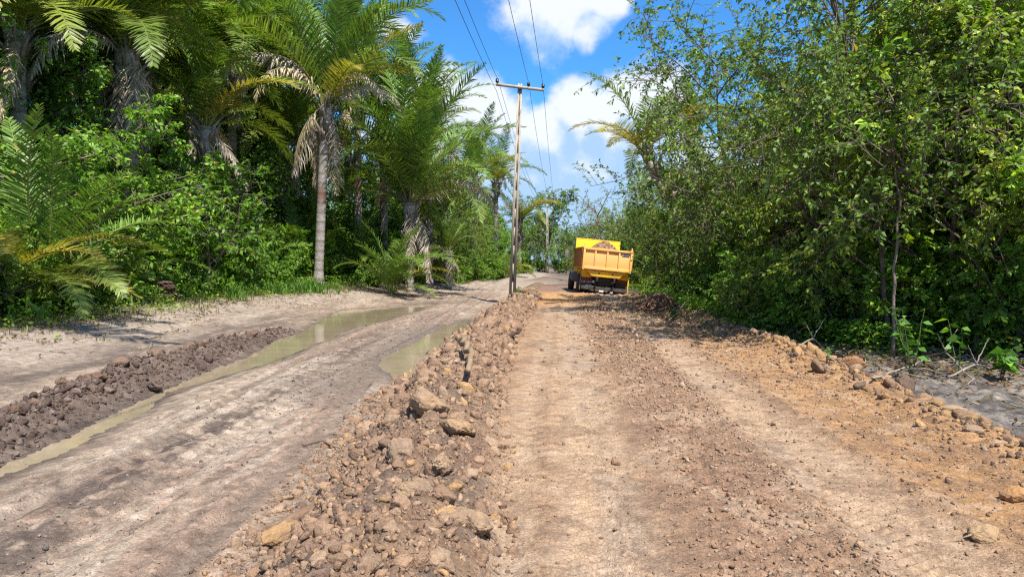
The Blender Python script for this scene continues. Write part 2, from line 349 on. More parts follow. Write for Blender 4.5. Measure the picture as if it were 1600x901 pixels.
def col_r(X, Y, Z):
    s, b = srow(X, Y)
    n1 = fbm(X * 1.1, Y * .3, 70, 5); n2 = fbm(X * 3, Y * 3, 71, 4); n3 = fbm(X * .5, Y * .5, 72, 3)
    base = np.broadcast_to(np.array((.48, .30, .175)), X.shape + (3,))
    c = mix(base, (.39, .245, .15), sst(-.2, .4, n2 + n1 * .5))
    lane = np.exp(-((s - .68) / .30) ** 4) + np.exp(-((s - 2.45) / .36) ** 4) + .8 * np.exp(-((s - .08) / .18) ** 4)
    c = mix(c, (.52, .35, .22), np.clip(lane, 0, 1) * (.7 + .3 * sst(-.4, .2, n1 + .2)))
    c = mix(c, (.47, .355, .26), np.clip(lane, 0, 1) * sst(.15, .5, n1 + .5 * n2) * .6)
    rough = np.exp(-((s - 1.6) / .45) ** 4); c = mix(c, (.335, .2, .125), rough * .8)
    org = sst(2.75, 3.25, s + .15 * n2); c = mix(c, (.50, .275, .12), org * .9); c = mix(c, (.34, .19, .10), org * sst(.0, .4, n2 + .5 * n1) * .55)
    n5 = fbm(X * 3.4, Y * 2.2, 93, 7, .68); c = mix(c, (.28, .175, .11), sst(.10, .2, n5) * .5); c = mix(c, (.56, .40, .27), sst(.14, .24, -n5) * .45)
    # bright orange spill in front of the truck
    sp = sst(26, 30, Y) * (1 - sst(35.5, 37.5, Y)); c = mix(c, (.56, .30, .12), sp * sst(-.3, .2, n2 + .25) * (1 - sst(3.0, 4.2, X)))
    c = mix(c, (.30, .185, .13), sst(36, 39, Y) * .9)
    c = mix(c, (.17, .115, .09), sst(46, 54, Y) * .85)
    wl = np.clip((s - b) / -1.55, -.2, 1.3); w = sst(-.02, .14, wl)
    c = mix(c, mix(mix(np.broadcast_to(np.array((.25, .155, .10)), X.shape + (3,)), (.33, .215, .135), sst(0, .5, n2)), (.21, .15, .11), sst(.0, .5, -n2 + n3)), w)
    c = mix(c, (.24, .19, .16), sst(.85, 1.15, wl))
    sr = s - np.interp(Y, [0, 6, 12, 20, 30, 40], [4.35, 4.4, 4.75, 4.55, 4.2, 3.9]); c = mix(c, (.15, .105, .08), sst(-.2, .15, sr + .25 * n2) * .85 )
    return c
def col_geo(a, b, f):
    ys = [a]
    while ys[-1] < b: ys.append(ys[-1] + max(.014, ys[-1] * f))
    return np.array(ys)
xs = np.concatenate([[-400, -200, -120, -80, -55, -40, -30, -24, -20, -17.5], np.arange(-16, -9.6, .07), np.arange(-9.6, -1.1, .024), np.arange(-1.1, 3.8, .2), np.arange(3.8, 10.5, .035), np.arange(10.5, 14, .25), [15, 17, 20, 24, 30, 40, 60, 90, 140, 220, 400]])
ys = np.concatenate([[-60, -40, -25, -15, -8, -4, -1, 1, 2, 2.6], col_geo(3.2, 60, .0042), np.arange(60.4, 110, .8), [115, 125, 140, 170, 220, 300, 420]])
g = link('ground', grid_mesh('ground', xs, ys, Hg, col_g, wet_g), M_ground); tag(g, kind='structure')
ys = np.concatenate([np.arange(-3, 2.6, .25), col_geo(2.8, 50, .0038), np.arange(50.3, 98, .5)])
xrel = np.concatenate([np.arange(-2.6, 5.9, .0155)])
def road_mesh():
    S, Y = np.meshgrid(xrel, ys); X = S + .065 * (Y - 6.5); Z = Hr(X, Y)
    nx = len(xrel); ny = len(ys); i = (np.arange(ny - 1)[:, None] * nx + np.arange(nx - 1)[None]).ravel()
    return mesh_np('clay_road', np.stack([X, Y, Z], -1).reshape(-1, 3), [np.stack([i, i + 1, i + nx + 1, i + nx], -1)], col_r(X, Y, Z).reshape(-1, 3), True)
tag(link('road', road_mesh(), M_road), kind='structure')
def puddle(x0, x1, y0, y1):
    nx, ny = 6, 12; X, Y = np.meshgrid(np.linspace(x0, x1, nx), np.linspace(y0, y1, ny)); i = (np.arange(ny - 1)[:, None] * nx + np.arange(nx - 1)[None]).ravel()
    o = link('puddle', mesh_np('puddle', np.stack([X, Y, X * 0 + WL], -1).reshape(-1, 3), [np.stack([i, i + 1, i + nx + 1, i + nx], -1)]), M_water); tag(o, kind='structure')
puddle(-7.6, -3.0, 5.5, 36.5); puddle(-2.95, -1.0, 11.2, 26)

# ---------------------------------------------------------------- rocks
def ico(sub):
    import bmesh
    bm = bmesh.new(); bmesh.ops.create_icosphere(bm, subdivisions=sub, radius=1); V = np.array([v.co for v in bm.verts]); Fc = np.array([[v.index for v in f.verts] for f in bm.faces]); bm.free(); return V, Fc
ICO = {1: ico(1), 2: ico(2), 3: ico(3), 4: ico(4)}
from mathutils import noise as mn
def rock_shape(seed, sub, planes=12, rough=.12):
    """angular clod: hull of scattered points, the larger ones subdivided and crumbled"""
    import bmesh
    rg = np.random.default_rng(seed); n = 13 + 3 * sub; p = rg.normal(size=(n, 3)); p /= np.linalg.norm(p, axis=1)[:, None]; p *= rg.uniform(.72, 1.08, (n, 1)); p *= np.array([1.15, .9, .75]) * rg.uniform(.8, 1.2, 3)
    bm = bmesh.new()
    for q in p: bm.verts.new(q)
    bmesh.ops.convex_hull(bm, input=bm.verts)
    for v in [v for v in bm.verts if not v.link_faces]: bm.verts.remove(v)
    if sub >= 3: bmesh.ops.bevel(bm, geom=list(bm.edges), offset=.07, segments=1, affect='EDGES', profile=.5)
    bmesh.ops.triangulate(bm, faces=bm.faces[:])
    for _ in range({1: 0, 2: 1, 3: 2, 4: 3}[sub]): bmesh.ops.subdivide_edges(bm, edges=list(bm.edges), cuts=1, use_grid_fill=True)
    bmesh.ops.triangulate(bm, faces=bm.faces[:]); bm.verts.index_update()
    P = np.array([v.co for v in bm.verts]); Fc = np.array([[v.index for v in f.verts] for f in bm.faces]); bm.free(); o = rg.uniform(0, 50, 3)
    if sub > 1:
        nz = np.array([mn.fractal(Vector(q * 2. + o), .7, 2.1, 5) for q in P]); n3 = np.array([mn.noise(Vector(q * 6.5 + o)) for q in P]); P = P * (1 + rough * nz + rough * .5 * n3)[:, None]
    return P, Fc
ROCKV = {s: [rock_shape(100 * s + k, s) for k in range(14)] for s in (1, 2, 3)}
def rotm(rg):
    q = rg.normal(size=4); q /= np.linalg.norm(q); w, x, y, z = q
    return np.array([[1 - 2 * (y * y + z * z), 2 * (x * y - z * w), 2 * (x * z + y * w)], [2 * (x * y + z * w), 1 - 2 * (x * x + z * z), 2 * (y * z - x * w)], [2 * (x * z - y * w), 2 * (y * z + x * w), 1 - 2 * (x * x + y * y)]])
CL_COL = [((.36, .225, .14), .4), ((.29, .18, .115), .32), ((.42, .28, .18), .16), ((.50, .30, .14), .04), ((.23, .145, .1), .08)]
def pick_col(rg, pal=CL_COL):
    k = rg.choice(len(pal), p=np.array([w for _, w in pal]) / sum(w for _, w in pal)); return np.array(pal[k][0]) * rg.uniform(.85, 1.15)
def zroad(x, y): return np.maximum(Hr(x, y), Hg(x, y))
def rubble(name, label, n, sampler, size, sub, seed, pal=CL_COL, sink=.25):
    rg = np.random.default_rng(seed); mb = MB(); P = sampler(rg, n); Z = zroad(P[:, 0], P[:, 1]); sz = size(rg, n, P)
    for i in range(n):
        s_ = sub if np.isscalar(sub) else (3 if sz[i] * 5 / max(P[i, 1], 4) > .08 else 2 if sz[i] * 8 / max(P[i, 1], 4) > .04 else 1)
        V, Fc = ROCKV[s_][rg.integers(14)]
        mb.add((V * sz[i]) @ rotm(rg).T + np.array([P[i, 0], P[i, 1], Z[i] + sz[i] * (.5 - sink)]), [Fc], pick_col(rg, pal))
    o = link(name, mb.mesh(name, False), M_rock); tag(o, kind='stuff', label=label); return o
def sam_windrow(rg, n):
    y = 3. * np.exp(rg.uniform(0, math.log(36 / 3.), n)); t = rg.beta(1.6, 1.5, n) * 1.32 - .08
    s, b = srow(0 * y, y); x = b - t * 1.5 + .065 * (y - 6.5); return np.stack([x, y], 1)
def near_f(P, a=.5): return np.clip(P[:, 1] / 7., .85, 2.2)
rubble('clay_rubble', 'small crumbled clay lumps filling the long ridge beside the clay road', 9500, sam_windrow, lambda rg, n, P: rg.lognormal(-3.85, .55, n) * near_f(P), None, 1, sink=.48)
rubble('clay_fines', 'fine crumbs of clay filling the gaps of the long ridge', 9000, sam_windrow, lambda rg, n, P: rg.lognormal(-4.5, .4, n) * near_f(P), 1, 21, sink=.2)
def sam_road(rg, n):
    y = 3. * np.exp(rg.uniform(0, math.log(32 / 3.), n)); k = rg.random(n)
    s = np.where(k < .42, rg.normal(1.6, .33, n), np.where(k < .82, rg.normal(3.7, .6, n), np.where(k < .9, rg.normal(2.06, .06, n), rg.uniform(0, 4.3, n))))
    return np.stack([s + .065 * (y - 6.5), y], 1)
RD_COL = [((.33, .2, .125), .5), ((.42, .27, .16), .3), ((.45, .33, .23), .2)]
rubble('gravel', 'loose clay gravel scattered over the clay road', 11000, sam_road, lambda rg, n, P: rg.lognormal(-4.55, .42, n) * np.clip(P[:, 1] / 8, .85, 2.), 1, 2, RD_COL, .2)
rubble('road_stones', 'thumb sized clay stones embedded in the rough strip of the clay road', 900, lambda rg, n: sam_road(rg, n), lambda rg, n, P: rg.lognormal(-3.95, .35, n) * np.clip(P[:, 1] / 9, .8, 1.5), 2, 12, RD_COL, .3)
def sam_edge(rg, n):
    y = 5. * np.exp(rg.uniform(0, math.log(33 / 5.), n)); s0 = np.interp(y, [0, 6, 12, 20, 30, 40], [4.25, 4.3, 4.6, 4.4, 4.1, 3.9])
    return np.stack([s0 + rg.normal(.2, .3, n) + .065 * (y - 6.5), y], 1)
ED_COL = [((.44, .26, .12), .4), ((.17, .11, .075), .3), ((.32, .2, .12), .3)]
rubble('edge_rubble', 'dark and orange crumbs along the right shoulder of the clay road', 3000, sam_edge, lambda rg, n, P: rg.lognormal(-3.7, .55, n) * np.clip(P[:, 1] / 9, .85, 1.8), None, 3, ED_COL)
def sam_mud(rg, n):
    y = 5.5 * np.exp(rg.uniform(0, math.log(21 / 5.5), n)); pc = np.interp(y, PUD[:, 0], PUD[:, 1]) - np.interp(y, PUD[:, 0], PUD[:, 2])
    return np.stack([pc - .55 + rg.normal(0, .27, n), y], 1)
MUD_COL = [((.12, .08, .062), .5), ((.16, .108, .085), .3), ((.22, .165, .135), .2)]
rubble('mud_crumbs', 'crumbled dark mud along the ridge left of the long puddle', 4200, sam_mud, lambda rg, n, P: rg.lognormal(-3.85, .5, n), None, 4, MUD_COL)
def sam_left(rg, n):
    y = 4. * np.exp(rg.uniform(0, math.log(30 / 4.), n)); x = rg.uniform(-4.4, -1.6, n) - .0 * y; x = np.where(rg.random(n) < .5, rg.normal(-2.9, .3, n), x); return np.stack([x, y], 1)
LF_COL = [((.3, .24, .19), .5), ((.16, .13, .11), .35), ((.4, .32, .26), .15)]
rubble('track_crumbs', 'small grey mud crumbs on the low side track', 1600, sam_left, lambda rg, n, P: rg.lognormal(-4.7, .4, n) * np.clip(P[:, 1] / 8, .9, 1.6), 1, 5, LF_COL, .2)

# individual clods
rg = np.random.default_rng(77)
CLODM = []
for k in range(16):
    V, Fc = rock_shape(900 + k, 3, 9, .15); c = pick_col(rg)
    nz = np.array([mn.noise(Vector(v * 1.7) + Vector((k, 0, 0))) for v in V])
    cc = mix(np.broadcast_to(c, V.shape), (.47, .30, .15) if k % 4 == 0 else (.34, .23, .15), sst(.05, .4, nz) * .7)
    CLODM.append(mesh_np('clod', V, [Fc], cc, False))
def clod(name, me, x, y, s, label, cat='rock', group=None, z=None, dims=(1, 1, 1), rz=None, tilt=.5):
    o = link(name, me, M_clod); zz = float(zroad(np.array(x), np.array(y))) if z is None else z
    o.location = (x, y, zz + s * (.12 if name in ('clay_clod', 'shoulder_clod') else .3)); o.scale = (s * dims[0], s * dims[1], s * dims[2])
    o.rotation_euler = (rg.uniform(-tilt, tilt), rg.uniform(-tilt, tilt), rg.uniform(0, 6.28) if rz is None else rz)
    return tag(o, label, cat, group)
P = sam_windrow(rg, 215)
for i in range(215):
    x, y = P[i]; s = float(rg.lognormal(-2.75, .33)) * min(1.3, max(.9, y / 9))
    clod('clay_clod', CLODM[rg.integers(16)], x, y, min(s, .16), 'fist to head sized brown clod lying in the long rubble ridge', 'rock', 'clods in the long rubble ridge')
P = sam_edge(rg, 22)
for i in range(22):
    x, y = P[i]; clod('shoulder_clod', CLODM[rg.integers(16)], x, y, float(rg.uniform(.04, .11)), 'rounded clod on the right shoulder of the clay road where it meets grey ground', 'rock', 'clods along the right shoulder')
for i in range(26):
    y = float(6.5 * math.exp(rg.uniform(0, 1.1))); pc = float(np.interp(y, PUD[:, 0], PUD[:, 1]) - np.interp(y, PUD[:, 0], PUD[:, 2]))
    me = CLODM[rg.integers(16)]
    key = 'mudclod' + me.name
    if key not in bpy.data.meshes:
        m2 = me.copy(); m2.name = key; a = m2.color_attributes['Col']; b = np.zeros(len(m2.vertices) * 4, np.float32); a.data.foreach_get('color', b); b = b.reshape(-1, 4); b[:, :3] *= (.55, .52, .55); a.data.foreach_set('color', b.ravel())
    clod('mud_clod', bpy.data.meshes[key], pc - .65 + rg.normal(0, .2), y, float(rg.uniform(.07, .14)), 'dark mud lump sitting on the mud ridge left of the long puddle', 'mud lump', 'lumps on the mud ridge')
def special(seed, px, py, Y, s, label, c1, c2, dims=(1, 1, 1), name='boulder', dz=0, rz=None, cat='boulder'):
    V, Fc = rock_shape(seed, 4, 10, .12); nz = np.array([mn.fractal(Vector(v * 1.9), .8, 2, 3) for v in V]); cc = mix(np.broadcast_to(np.array(c1), V.shape), c2, sst(-.1, .45, nz))
    o = clod(name, mesh_np(name, V, [Fc], cc, True), WX(px, Y), Y, s, label, cat, None, dims=dims, rz=rz, tilt=.25); o.location.z += dz
special(1, 668, 690, 6.6, .19, 'largest grey-brown boulder standing on the rubble ridge with a deep dark gap below it', (.37, .24, .15), (.44, .28, .16), (1, .8, 1.1), dz=.06)
special(2, 715, 715, 6.2, .2, 'broad orange-stained boulder just right of the largest grey-brown boulder', (.38, .24, .14), (.46, .29, .16), (1.1, .8, .7))
special(3, 438, 795, 4.9, .17, 'orange and rusty boulder at the lower left corner of the rubble ridge', (.44, .27, .13), (.33, .2, .12), (1.1, .7, .9))
special(4, 735, 870, 4.2, .12, 'squarish tan rock at the bottom of the rubble ridge beside the wheel lane', (.40, .27, .165), (.33, .215, .135))
special(5, 650, 845, 4.4, .11, 'grey rock with a shadowed hollow near the bottom of the rubble ridge', (.34, .225, .145), (.42, .28, .16), (1.1, 1, .8))
special(6, 455, 760, 5.2, .13, 'long dark brown slab lying left in the rubble ridge above the rusty boulder', (.27, .17, .11), (.35, .225, .14), (1.5, .6, .6))
special(7, 690, 795, 4.9, .10, 'pale tan rock with split face in the lower middle of the rubble ridge', (.45, .31, .19), (.33, .21, .13))
special(8, 1333, 574, 11.6, .19, 'rust brown boulder perched alone on the right shoulder in front of the grey ground', (.33, .16, .075), (.42, .23, .10), (.9, .8, .95), dz=.05)
special(29, 1545, 850, 4.35, .10, 'pale tan half-buried rock on the orange strip at the lower right', (.5, .33, .17), (.4, .26, .15), (.8, 1., .75))
special(10, 1592, 775, 5.1, .12, 'orange rock at the far right edge of the clay road shoulder', (.47, .25, .1), (.33, .19, .1))
special(11, 1375, 605, 10.3, .17, 'flat dark slab with orange rim beside the rust brown boulder', (.2, .14, .11), (.47, .28, .12), (1.5, .9, .5))
special(12, 1490, 668, 7.9, .13, 'tan flat-topped rock among dark soil on the right shoulder', (.47, .31, .18), (.3, .2, .13), (1.3, .8, .6))
special(13, 240, 572, 11.2, .17, 'largest flat-topped mud lump crowning the mud ridge', (.18, .125, .095), (.25, .19, .15), (1.2, .9, .9), name='mud_lump', cat='mud lump', dz=.05)

# ---------------------------------------------------------------- sticks and roots
def stick(name, pts, r0, r1, label, cat, colr=(.33, .28, .23), branches=(), parent=None):
    mb = MB()
    def poly(p, a, b): 
        p = np.array(p, float); t = np.linspace(0, 1, len(p)); T = np.linspace(0, 1, len(p) * 4); Q = np.stack([np.interp(T, t, p[:, k]) for k in range(3)], 1)
        Q[1:-1] = (Q[:-2] + 2 * Q[1:-1] + Q[2:]) / 4; Q += np.random.default_rng(len(Q)).normal(0, a * .5, Q.shape); mb.tube(Q, np.linspace(a, b, len(Q)), 6, colr)
    poly(pts, r0, r1)
    for b in branches: poly(b, r0 * .6, r1 * .6)
    return tag(link(name, mb.mesh(name, True), M_bark), label, cat)
def gp(px, Y, dz=.03): x = WX(px, Y); return (x, Y, Hz(x, Y) + dz)
def gs(px, py, dz=0):
    """ground point under a pixel"""
    Y = 8.
    for _ in range(30):
        x = WX(px, Y); Y = .5 * Y + .5 * (CZ - Hz(x, Y) - dz) * F / max(py - HY, 4)
    x = WX(px, Y); return (x, Y, Hz(x, Y) + dz)
a = gs(724, 540, .1); b = gs(731, 585, .12)
stick('root_piece', [(a[0] - .1, a[1], a[2] + .12), (a[0] + .02, a[1] - .15, a[2] + .12), ((a[0] + b[0]) / 2 + .05, (a[1] + b[1]) / 2, (a[2] + b[2]) / 2 + .1), b], .05, .035, 'curved pale brown root standing out of the rubble ridge', 'root', (.38, .26, .16))
a = gs(790, 530, .04); b = gs(812, 521, .1)
stick('root_piece', [a, ((a[0] + b[0]) / 2, (a[1] + b[1]) / 2, a[2] + .01), (b[0], b[1], b[2] + .07)], .045, .03, 'short dark curved root at the right foot of the rubble ridge', 'root', (.1, .065, .045))
a = gs(470, 698, .02); b = gs(530, 702, .03)
stick('thin_stick', [a, ((a[0] + b[0]) / 2, a[1], a[2] + .05), b], .012, .006, 'thin brown stick lying at the left foot of the rubble ridge', 'stick', (.2, .13, .09))
a = gs(1368, 592, .05); b = gs(1452, 560, .25); c = gs(1440, 572, .2)
stick('fallen_branch', [a, gs(1400, 580, .12), gs(1425, 572, .2), b], .016, .006, 'long pale bare branch lying forked across the grey ground behind the rust brown boulder', 'branch', (.45, .39, .31), [[gs(1410, 577, .16), gs(1450, 576, .2), gs(1480, 583, .08)], [gs(1430, 572, .2), gs(1470, 565, .3), gs(1500, 570, .2)]])
for i, (x0, y0, x1, y1, h, lab) in enumerate([(1440, 560, 1530, 600, .3, 'thin grey dead branch leaning over the dark hollow beneath the right bushes'), (1485, 590, 1570, 585, .18, 'pale dead twig lying beside the leafy plant at the right edge'), (1240, 548, 1300, 556, .12, 'short pale branch lying on dark soil left of the rust brown boulder'), (1040, 505, 1075, 489, .1, 'pale broken branch on the grey ground right of the root heap'), (1075, 500, 1120, 478, .3, 'thin tan branch propped up in the debris right of the root heap')]):
    a = gs(x0, y0, .03); b = gs(x1, y1, .03); m = ((a[0] + b[0]) / 2, (a[1] + b[1]) / 2, max(a[2], b[2]) + h)
    stick('fallen_branch', [a, m, b], .02, .007, lab, 'branch', (.36, .3, .24), [[m, (m[0] + .3, m[1] + .2, m[2] + .35)], [m, (m[0] - .2, m[1] - .1, m[2] + .3)]])
a = gs(1105, 472, .02)
for i, (dx, dz, lab) in enumerate([(-.75, 1.9, 'leftmost pale bare stem leaning against the right thicket'), (-.55, 1.6, 'middle pale bare stem leaning against the right thicket')]):
    stick('leaning_stem', [(a[0] + i * .22, a[1], a[2]), (a[0] + i * .22 + dx * .5, a[1] + .1, a[2] + dz * .55), (a[0] + i * .22 + dx, a[1] + .3, a[2] + dz)], .05, .025, lab, 'stem', (.42, .33, .26))
a = gs(60, 466, .0)
stick('fallen_log', [(WX(395, 34), 34, Hz(WX(395, 34), 34) + .15), (WX(440, 35), 35, Hz(WX(440, 35), 35) + .12), (WX(478, 35.5), 35.5, Hz(WX(478, 35.5), 35.5) + .1)], .09, .06, 'slender grey log lying in the grass left of the grey palm trunk', 'log', (.3, .25, .2))
# litter of twigs on both verges: stuff
def litter(name, label, n, samp, seed, L0=.25, cols=((.36, .3, .24), (.2, .15, .11), (.45, .38, .3))):
    rg = np.random.default_rng(seed); mb = MB(); P = samp(rg, n); Z = zroad(P[:, 0], P[:, 1])
    for i in range(n):
        a = rg.uniform(0, 6.28); l = L0 * rg.lognormal(0, .5); d = np.array([math.cos(a), math.sin(a), rg.normal(0, .15)]); p = np.array([P[i, 0], P[i, 1], Z[i] + .015])
        k = np.array([rg.normal(0, .1), rg.normal(0, .1), abs(rg.normal(0, .12))]) * l
        mb.tube([p, p + d * l * .5 + k, p + d * l], [min(.011, L0 * .045) + .001, min(.009, L0 * .04), .002], 3, cols[rg.integers(len(cols))], False)
    tag(link(name, mb.mesh(name), M_bark), label, kind='stuff')
litter('twig_litter', 'fine dead twigs and stalks scattered over the grey ground on the right', 3600, lambda rg, n: (lambda y: np.stack([edgeR(y) - np.abs(rg.normal(0, 1.7, n)) + .6, y], 1))(rg.uniform(6, 30, n)), 5, .2)
litter('stalk_litter', 'dry stalks and twigs scattered along the left forest edge', 2200, lambda rg, n: (lambda y: np.stack([edgeL(y) + rg.gamma(1.5, .9, n) - .6, y], 1))(rg.uniform(13, 56, n)), 6, .22)
litter('root_litter', 'fine roots and straw lying on the low side track', 700, lambda rg, n: (lambda y: np.stack([rg.normal(-2.7, .6, n), y], 1))(4 * np.exp(rg.uniform(0, 1.6, n))), 7, .035)

# root heap
def root_heap():
    rg = np.random.default_rng(9); cx, cy, cz = gs(1031, 487); mb = MB(); V, Fc = rock_shape(55, 3, 10, .15); mb.add(V * (.58, .5, .48) + (cx, cy, cz + .1), [Fc], (.16, .095, .065))
    for i in range(420):
        a = rg.uniform(0, 6.28); r = abs(rg.normal(0, .34)); r = min(r, .7); x = cx + r * math.cos(a); y = cy + r * math.sin(a); z = cz + .56 * math.exp(-(r / .55) ** 2) + rg.uniform(-.02, .06)
        t = a + PI / 2 + rg.normal(0, .7); l = rg.uniform(.2, .55); d = np.array([math.cos(t), math.sin(t), 0]); p = np.array([x, y, z]); dn = np.array([0, 0, -.22 * l])
        mb.tube([p - d * l * .5 + dn, p, p + d * l * .5 + dn], [.008, rg.uniform(.01, .02), .005], 4, np.array((.36, .20, .13)) * rg.uniform(.5, 1.5), False)
    tag(link('root_heap', mb.mesh('root_heap'), M_bark), 'mound of tangled reddish brown roots beside the road right of the truck', 'root heap')
root_heap()
# charred stump in the left verge
def stump():
    x, y = WX(260, 24.6), 24.6; z = Hz(x, y); o = empty('termite_mound', (x, y, z), 'dark brown cracked stump-like mound at the left forest edge', 'mound')
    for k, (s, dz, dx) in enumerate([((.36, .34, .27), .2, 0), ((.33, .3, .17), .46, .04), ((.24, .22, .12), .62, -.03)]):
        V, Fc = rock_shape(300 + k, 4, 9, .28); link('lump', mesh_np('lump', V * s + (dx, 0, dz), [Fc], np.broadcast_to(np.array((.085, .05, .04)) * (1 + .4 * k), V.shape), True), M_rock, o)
stump()

exec_veg = True
# ---------------------------------------------------------------- palms
def frond_mesh(name, Lr, e0, e1, seed, dead=0, nl=80, ll=1.15, yellow=0., curl=1.3):
    rg = np.random.default_rng(seed); ns = 26; t = np.linspace(0, 1, ns); el = rad(e0) + (rad(e1) - rad(e0)) * t ** curl
    side = rg.normal(0, .12); az = side * t ** 2
    d = np.stack([np.cos(el) * np.cos(az), np.cos(el) * np.sin(az), np.sin(el)], 1); P = np.concatenate([[np.zeros(3)], np.cumsum((d[1:] + d[:-1]) / 2 * Lr / (ns - 1), axis=0)])
    mb = MB(); rc = (.24, .26, .07) if not dead else (.3, .23, .17)
    mb.tube(P, np.linspace(.05, .008, ns) * (Lr / 6), 5, rc, False)
    tt = np.repeat(np.linspace(.1, .995, nl), 2); sg = np.tile([1, -1], nl); n = len(tt)
    if dead: k = rg.random(n) > .1; tt, sg = tt[k], sg[k]; n = len(tt)
    tt = np.clip(tt + rg.normal(0, .004, n), .05, .999)
    p = np.stack([np.interp(tt, t, P[:, k]) for k in range(3)], 1); T = np.stack([np.interp(tt, t, d[:, k]) for k in range(3)], 1); T /= np.linalg.norm(T, axis=1)[:, None]
    S = np.cross(T, (0, 0, 1.)); S /= np.linalg.norm(S, axis=1)[:, None] + 1e-6; U = np.cross(S, T)
    if np.abs(el).max() > 1.45: S = np.broadcast_to(np.array((0, -1., 0)), S.shape); U = np.cross(S, T)
    l = ll * (.45 + .55 * np.sin(PI * np.clip(tt, 0, 1) ** .75)) * np.interp(tt, [0, .85, 1], [1, .8, .35]) * rg.uniform(.85, 1.1, n)
    fw = rg.normal(.62, .1, n) + .35 * tt; out = 1.0; vu = rg.normal(.28, .2, n)
    if dead:
        l *= rg.uniform(.55, 1, n); vu = rg.normal(-.5, .5, n); fw = rg.normal(1.15, .5, n)
    D = T * fw[:, None] + S * (sg * out)[:, None] + U * vu[:, None]; D /= np.linalg.norm(D, axis=1)[:, None]
    w = .030 * (Lr / 6) ** .5 * (1 if not dead else .85)
    Wd = T - D * np.sum(T * D, 1)[:, None]; Wd /= np.linalg.norm(Wd, axis=1)[:, None] + 1e-6
    g_ = np.array((0, 0, -1.)); hang = rg.uniform(.12, .3, n) if not dead else rg.uniform(.9, 1.6, n)
    p1 = p + D * (l * .5)[:, None] + g_ * (hang * l * .16)[:, None]; D2 = D + g_ * hang[:, None]; D2 /= np.linalg.norm(D2, axis=1)[:, None]; p2 = p1 + D2 * (l * .5)[:, None]
    W = Wd * w
    V = np.stack([p - W * .6, p + W * .6, p1 + W, p1 - W, p2 + W * .12, p2 - W * .12], 1).reshape(-1, 3); i = np.arange(n)[:, None] * 6
    q = np.concatenate([i + np.array([[0, 1, 2, 3]]), i + np.array([[3, 2, 4, 5]])])
    if dead: base = np.array((.46, .385, .30)) * rg.uniform(.55, 1.35, (n, 1)); tip = base
    else:
        base = np.array((.125, .215, .035)) * rg.uniform(.5, 1.5, (n, 1)); base = base * (1 - yellow) + yellow * np.array((.42, .33, .06)) * rg.uniform(.7, 1.3, (n, 1)); tip = base * 1.0
        brown = (rg.random((n, 1)) < .12 + yellow * .4); tip = np.where(brown, (.3, .22, .12), tip)
    C = np.stack([base, base, base, base, tip, tip], 1).reshape(-1, 3)
    mb.add(V, [q], C)
    return mb.mesh(name)
FR = {'erect': [frond_mesh('frond', 6.5, 86, 48, 1), frond_mesh('frond', 6.2, 82, 32, 2, ll=1.05)],
      'high': [frond_mesh('frond', 6.3, 76, 5, 3), frond_mesh('frond', 6.5, 72, -8, 4, ll=1.05), frond_mesh('frond', 6.0, 70, 10, 5)],
      'arch': [frond_mesh('frond', 6.0, 60, -35, 6, yellow=.1), frond_mesh('frond', 6.2, 55, -42, 7), frond_mesh('frond', 5.8, 50, -48, 8, yellow=.18)],
      'low': [frond_mesh('frond', 5.6, 32, -68, 9, yellow=.25), frond_mesh('frond', 5.6, 25, -72, 10, yellow=.12)],
      'yellow': [frond_mesh('frond', 5.6, 58, -28, 11, yellow=.85), frond_mesh('frond', 5.4, 45, -30, 12, yellow=.65)],
      'darch': [frond_mesh('dead_frond', 6.6, 84, -89, 31, dead=1, curl=.95, ll=1.2, nl=90)], 'yrise': [frond_mesh('frond', 6.2, 62, 22, 32, yellow=.8)], 'fresh': [frond_mesh('frond', 6., 64, -38, 33, ll=1.2)],
      'dead': [frond_mesh('dead_frond', 5.2, 45, -85, 13, dead=1, curl=.8), frond_mesh('dead_frond', 5.0, 15, -88, 14, dead=1, curl=.6), frond_mesh('dead_frond', 4.4, -30, -88, 15, dead=1, curl=.6), frond_mesh('dead_frond', 5.8, 62, -80, 16, dead=1, curl=1.1)],
      'hang': [frond_mesh('dead_frond', 3.6, -62, -89, 17, dead=1, curl=.5, nl=50), frond_mesh('dead_frond', 3.0, -75, -89, 18, dead=1, curl=.5, nl=44)]}
def put_frond(par, kind, loc, az, sc, rg, tilt=.1):
    me = FR[kind][rg.integers(len(FR[kind]))]; dead = kind in ('dead', 'hang', 'darch')
    o = link('dead_frond' if dead else 'frond', me, M_dead if dead else M_frond, par); o.location = loc; o.rotation_euler = (rg.normal(0, tilt), rg.normal(0, tilt * .6), az); o.scale = (sc,) * 3; return o
PALM_GROUP = 'feather-leaved palms at the forest edge'
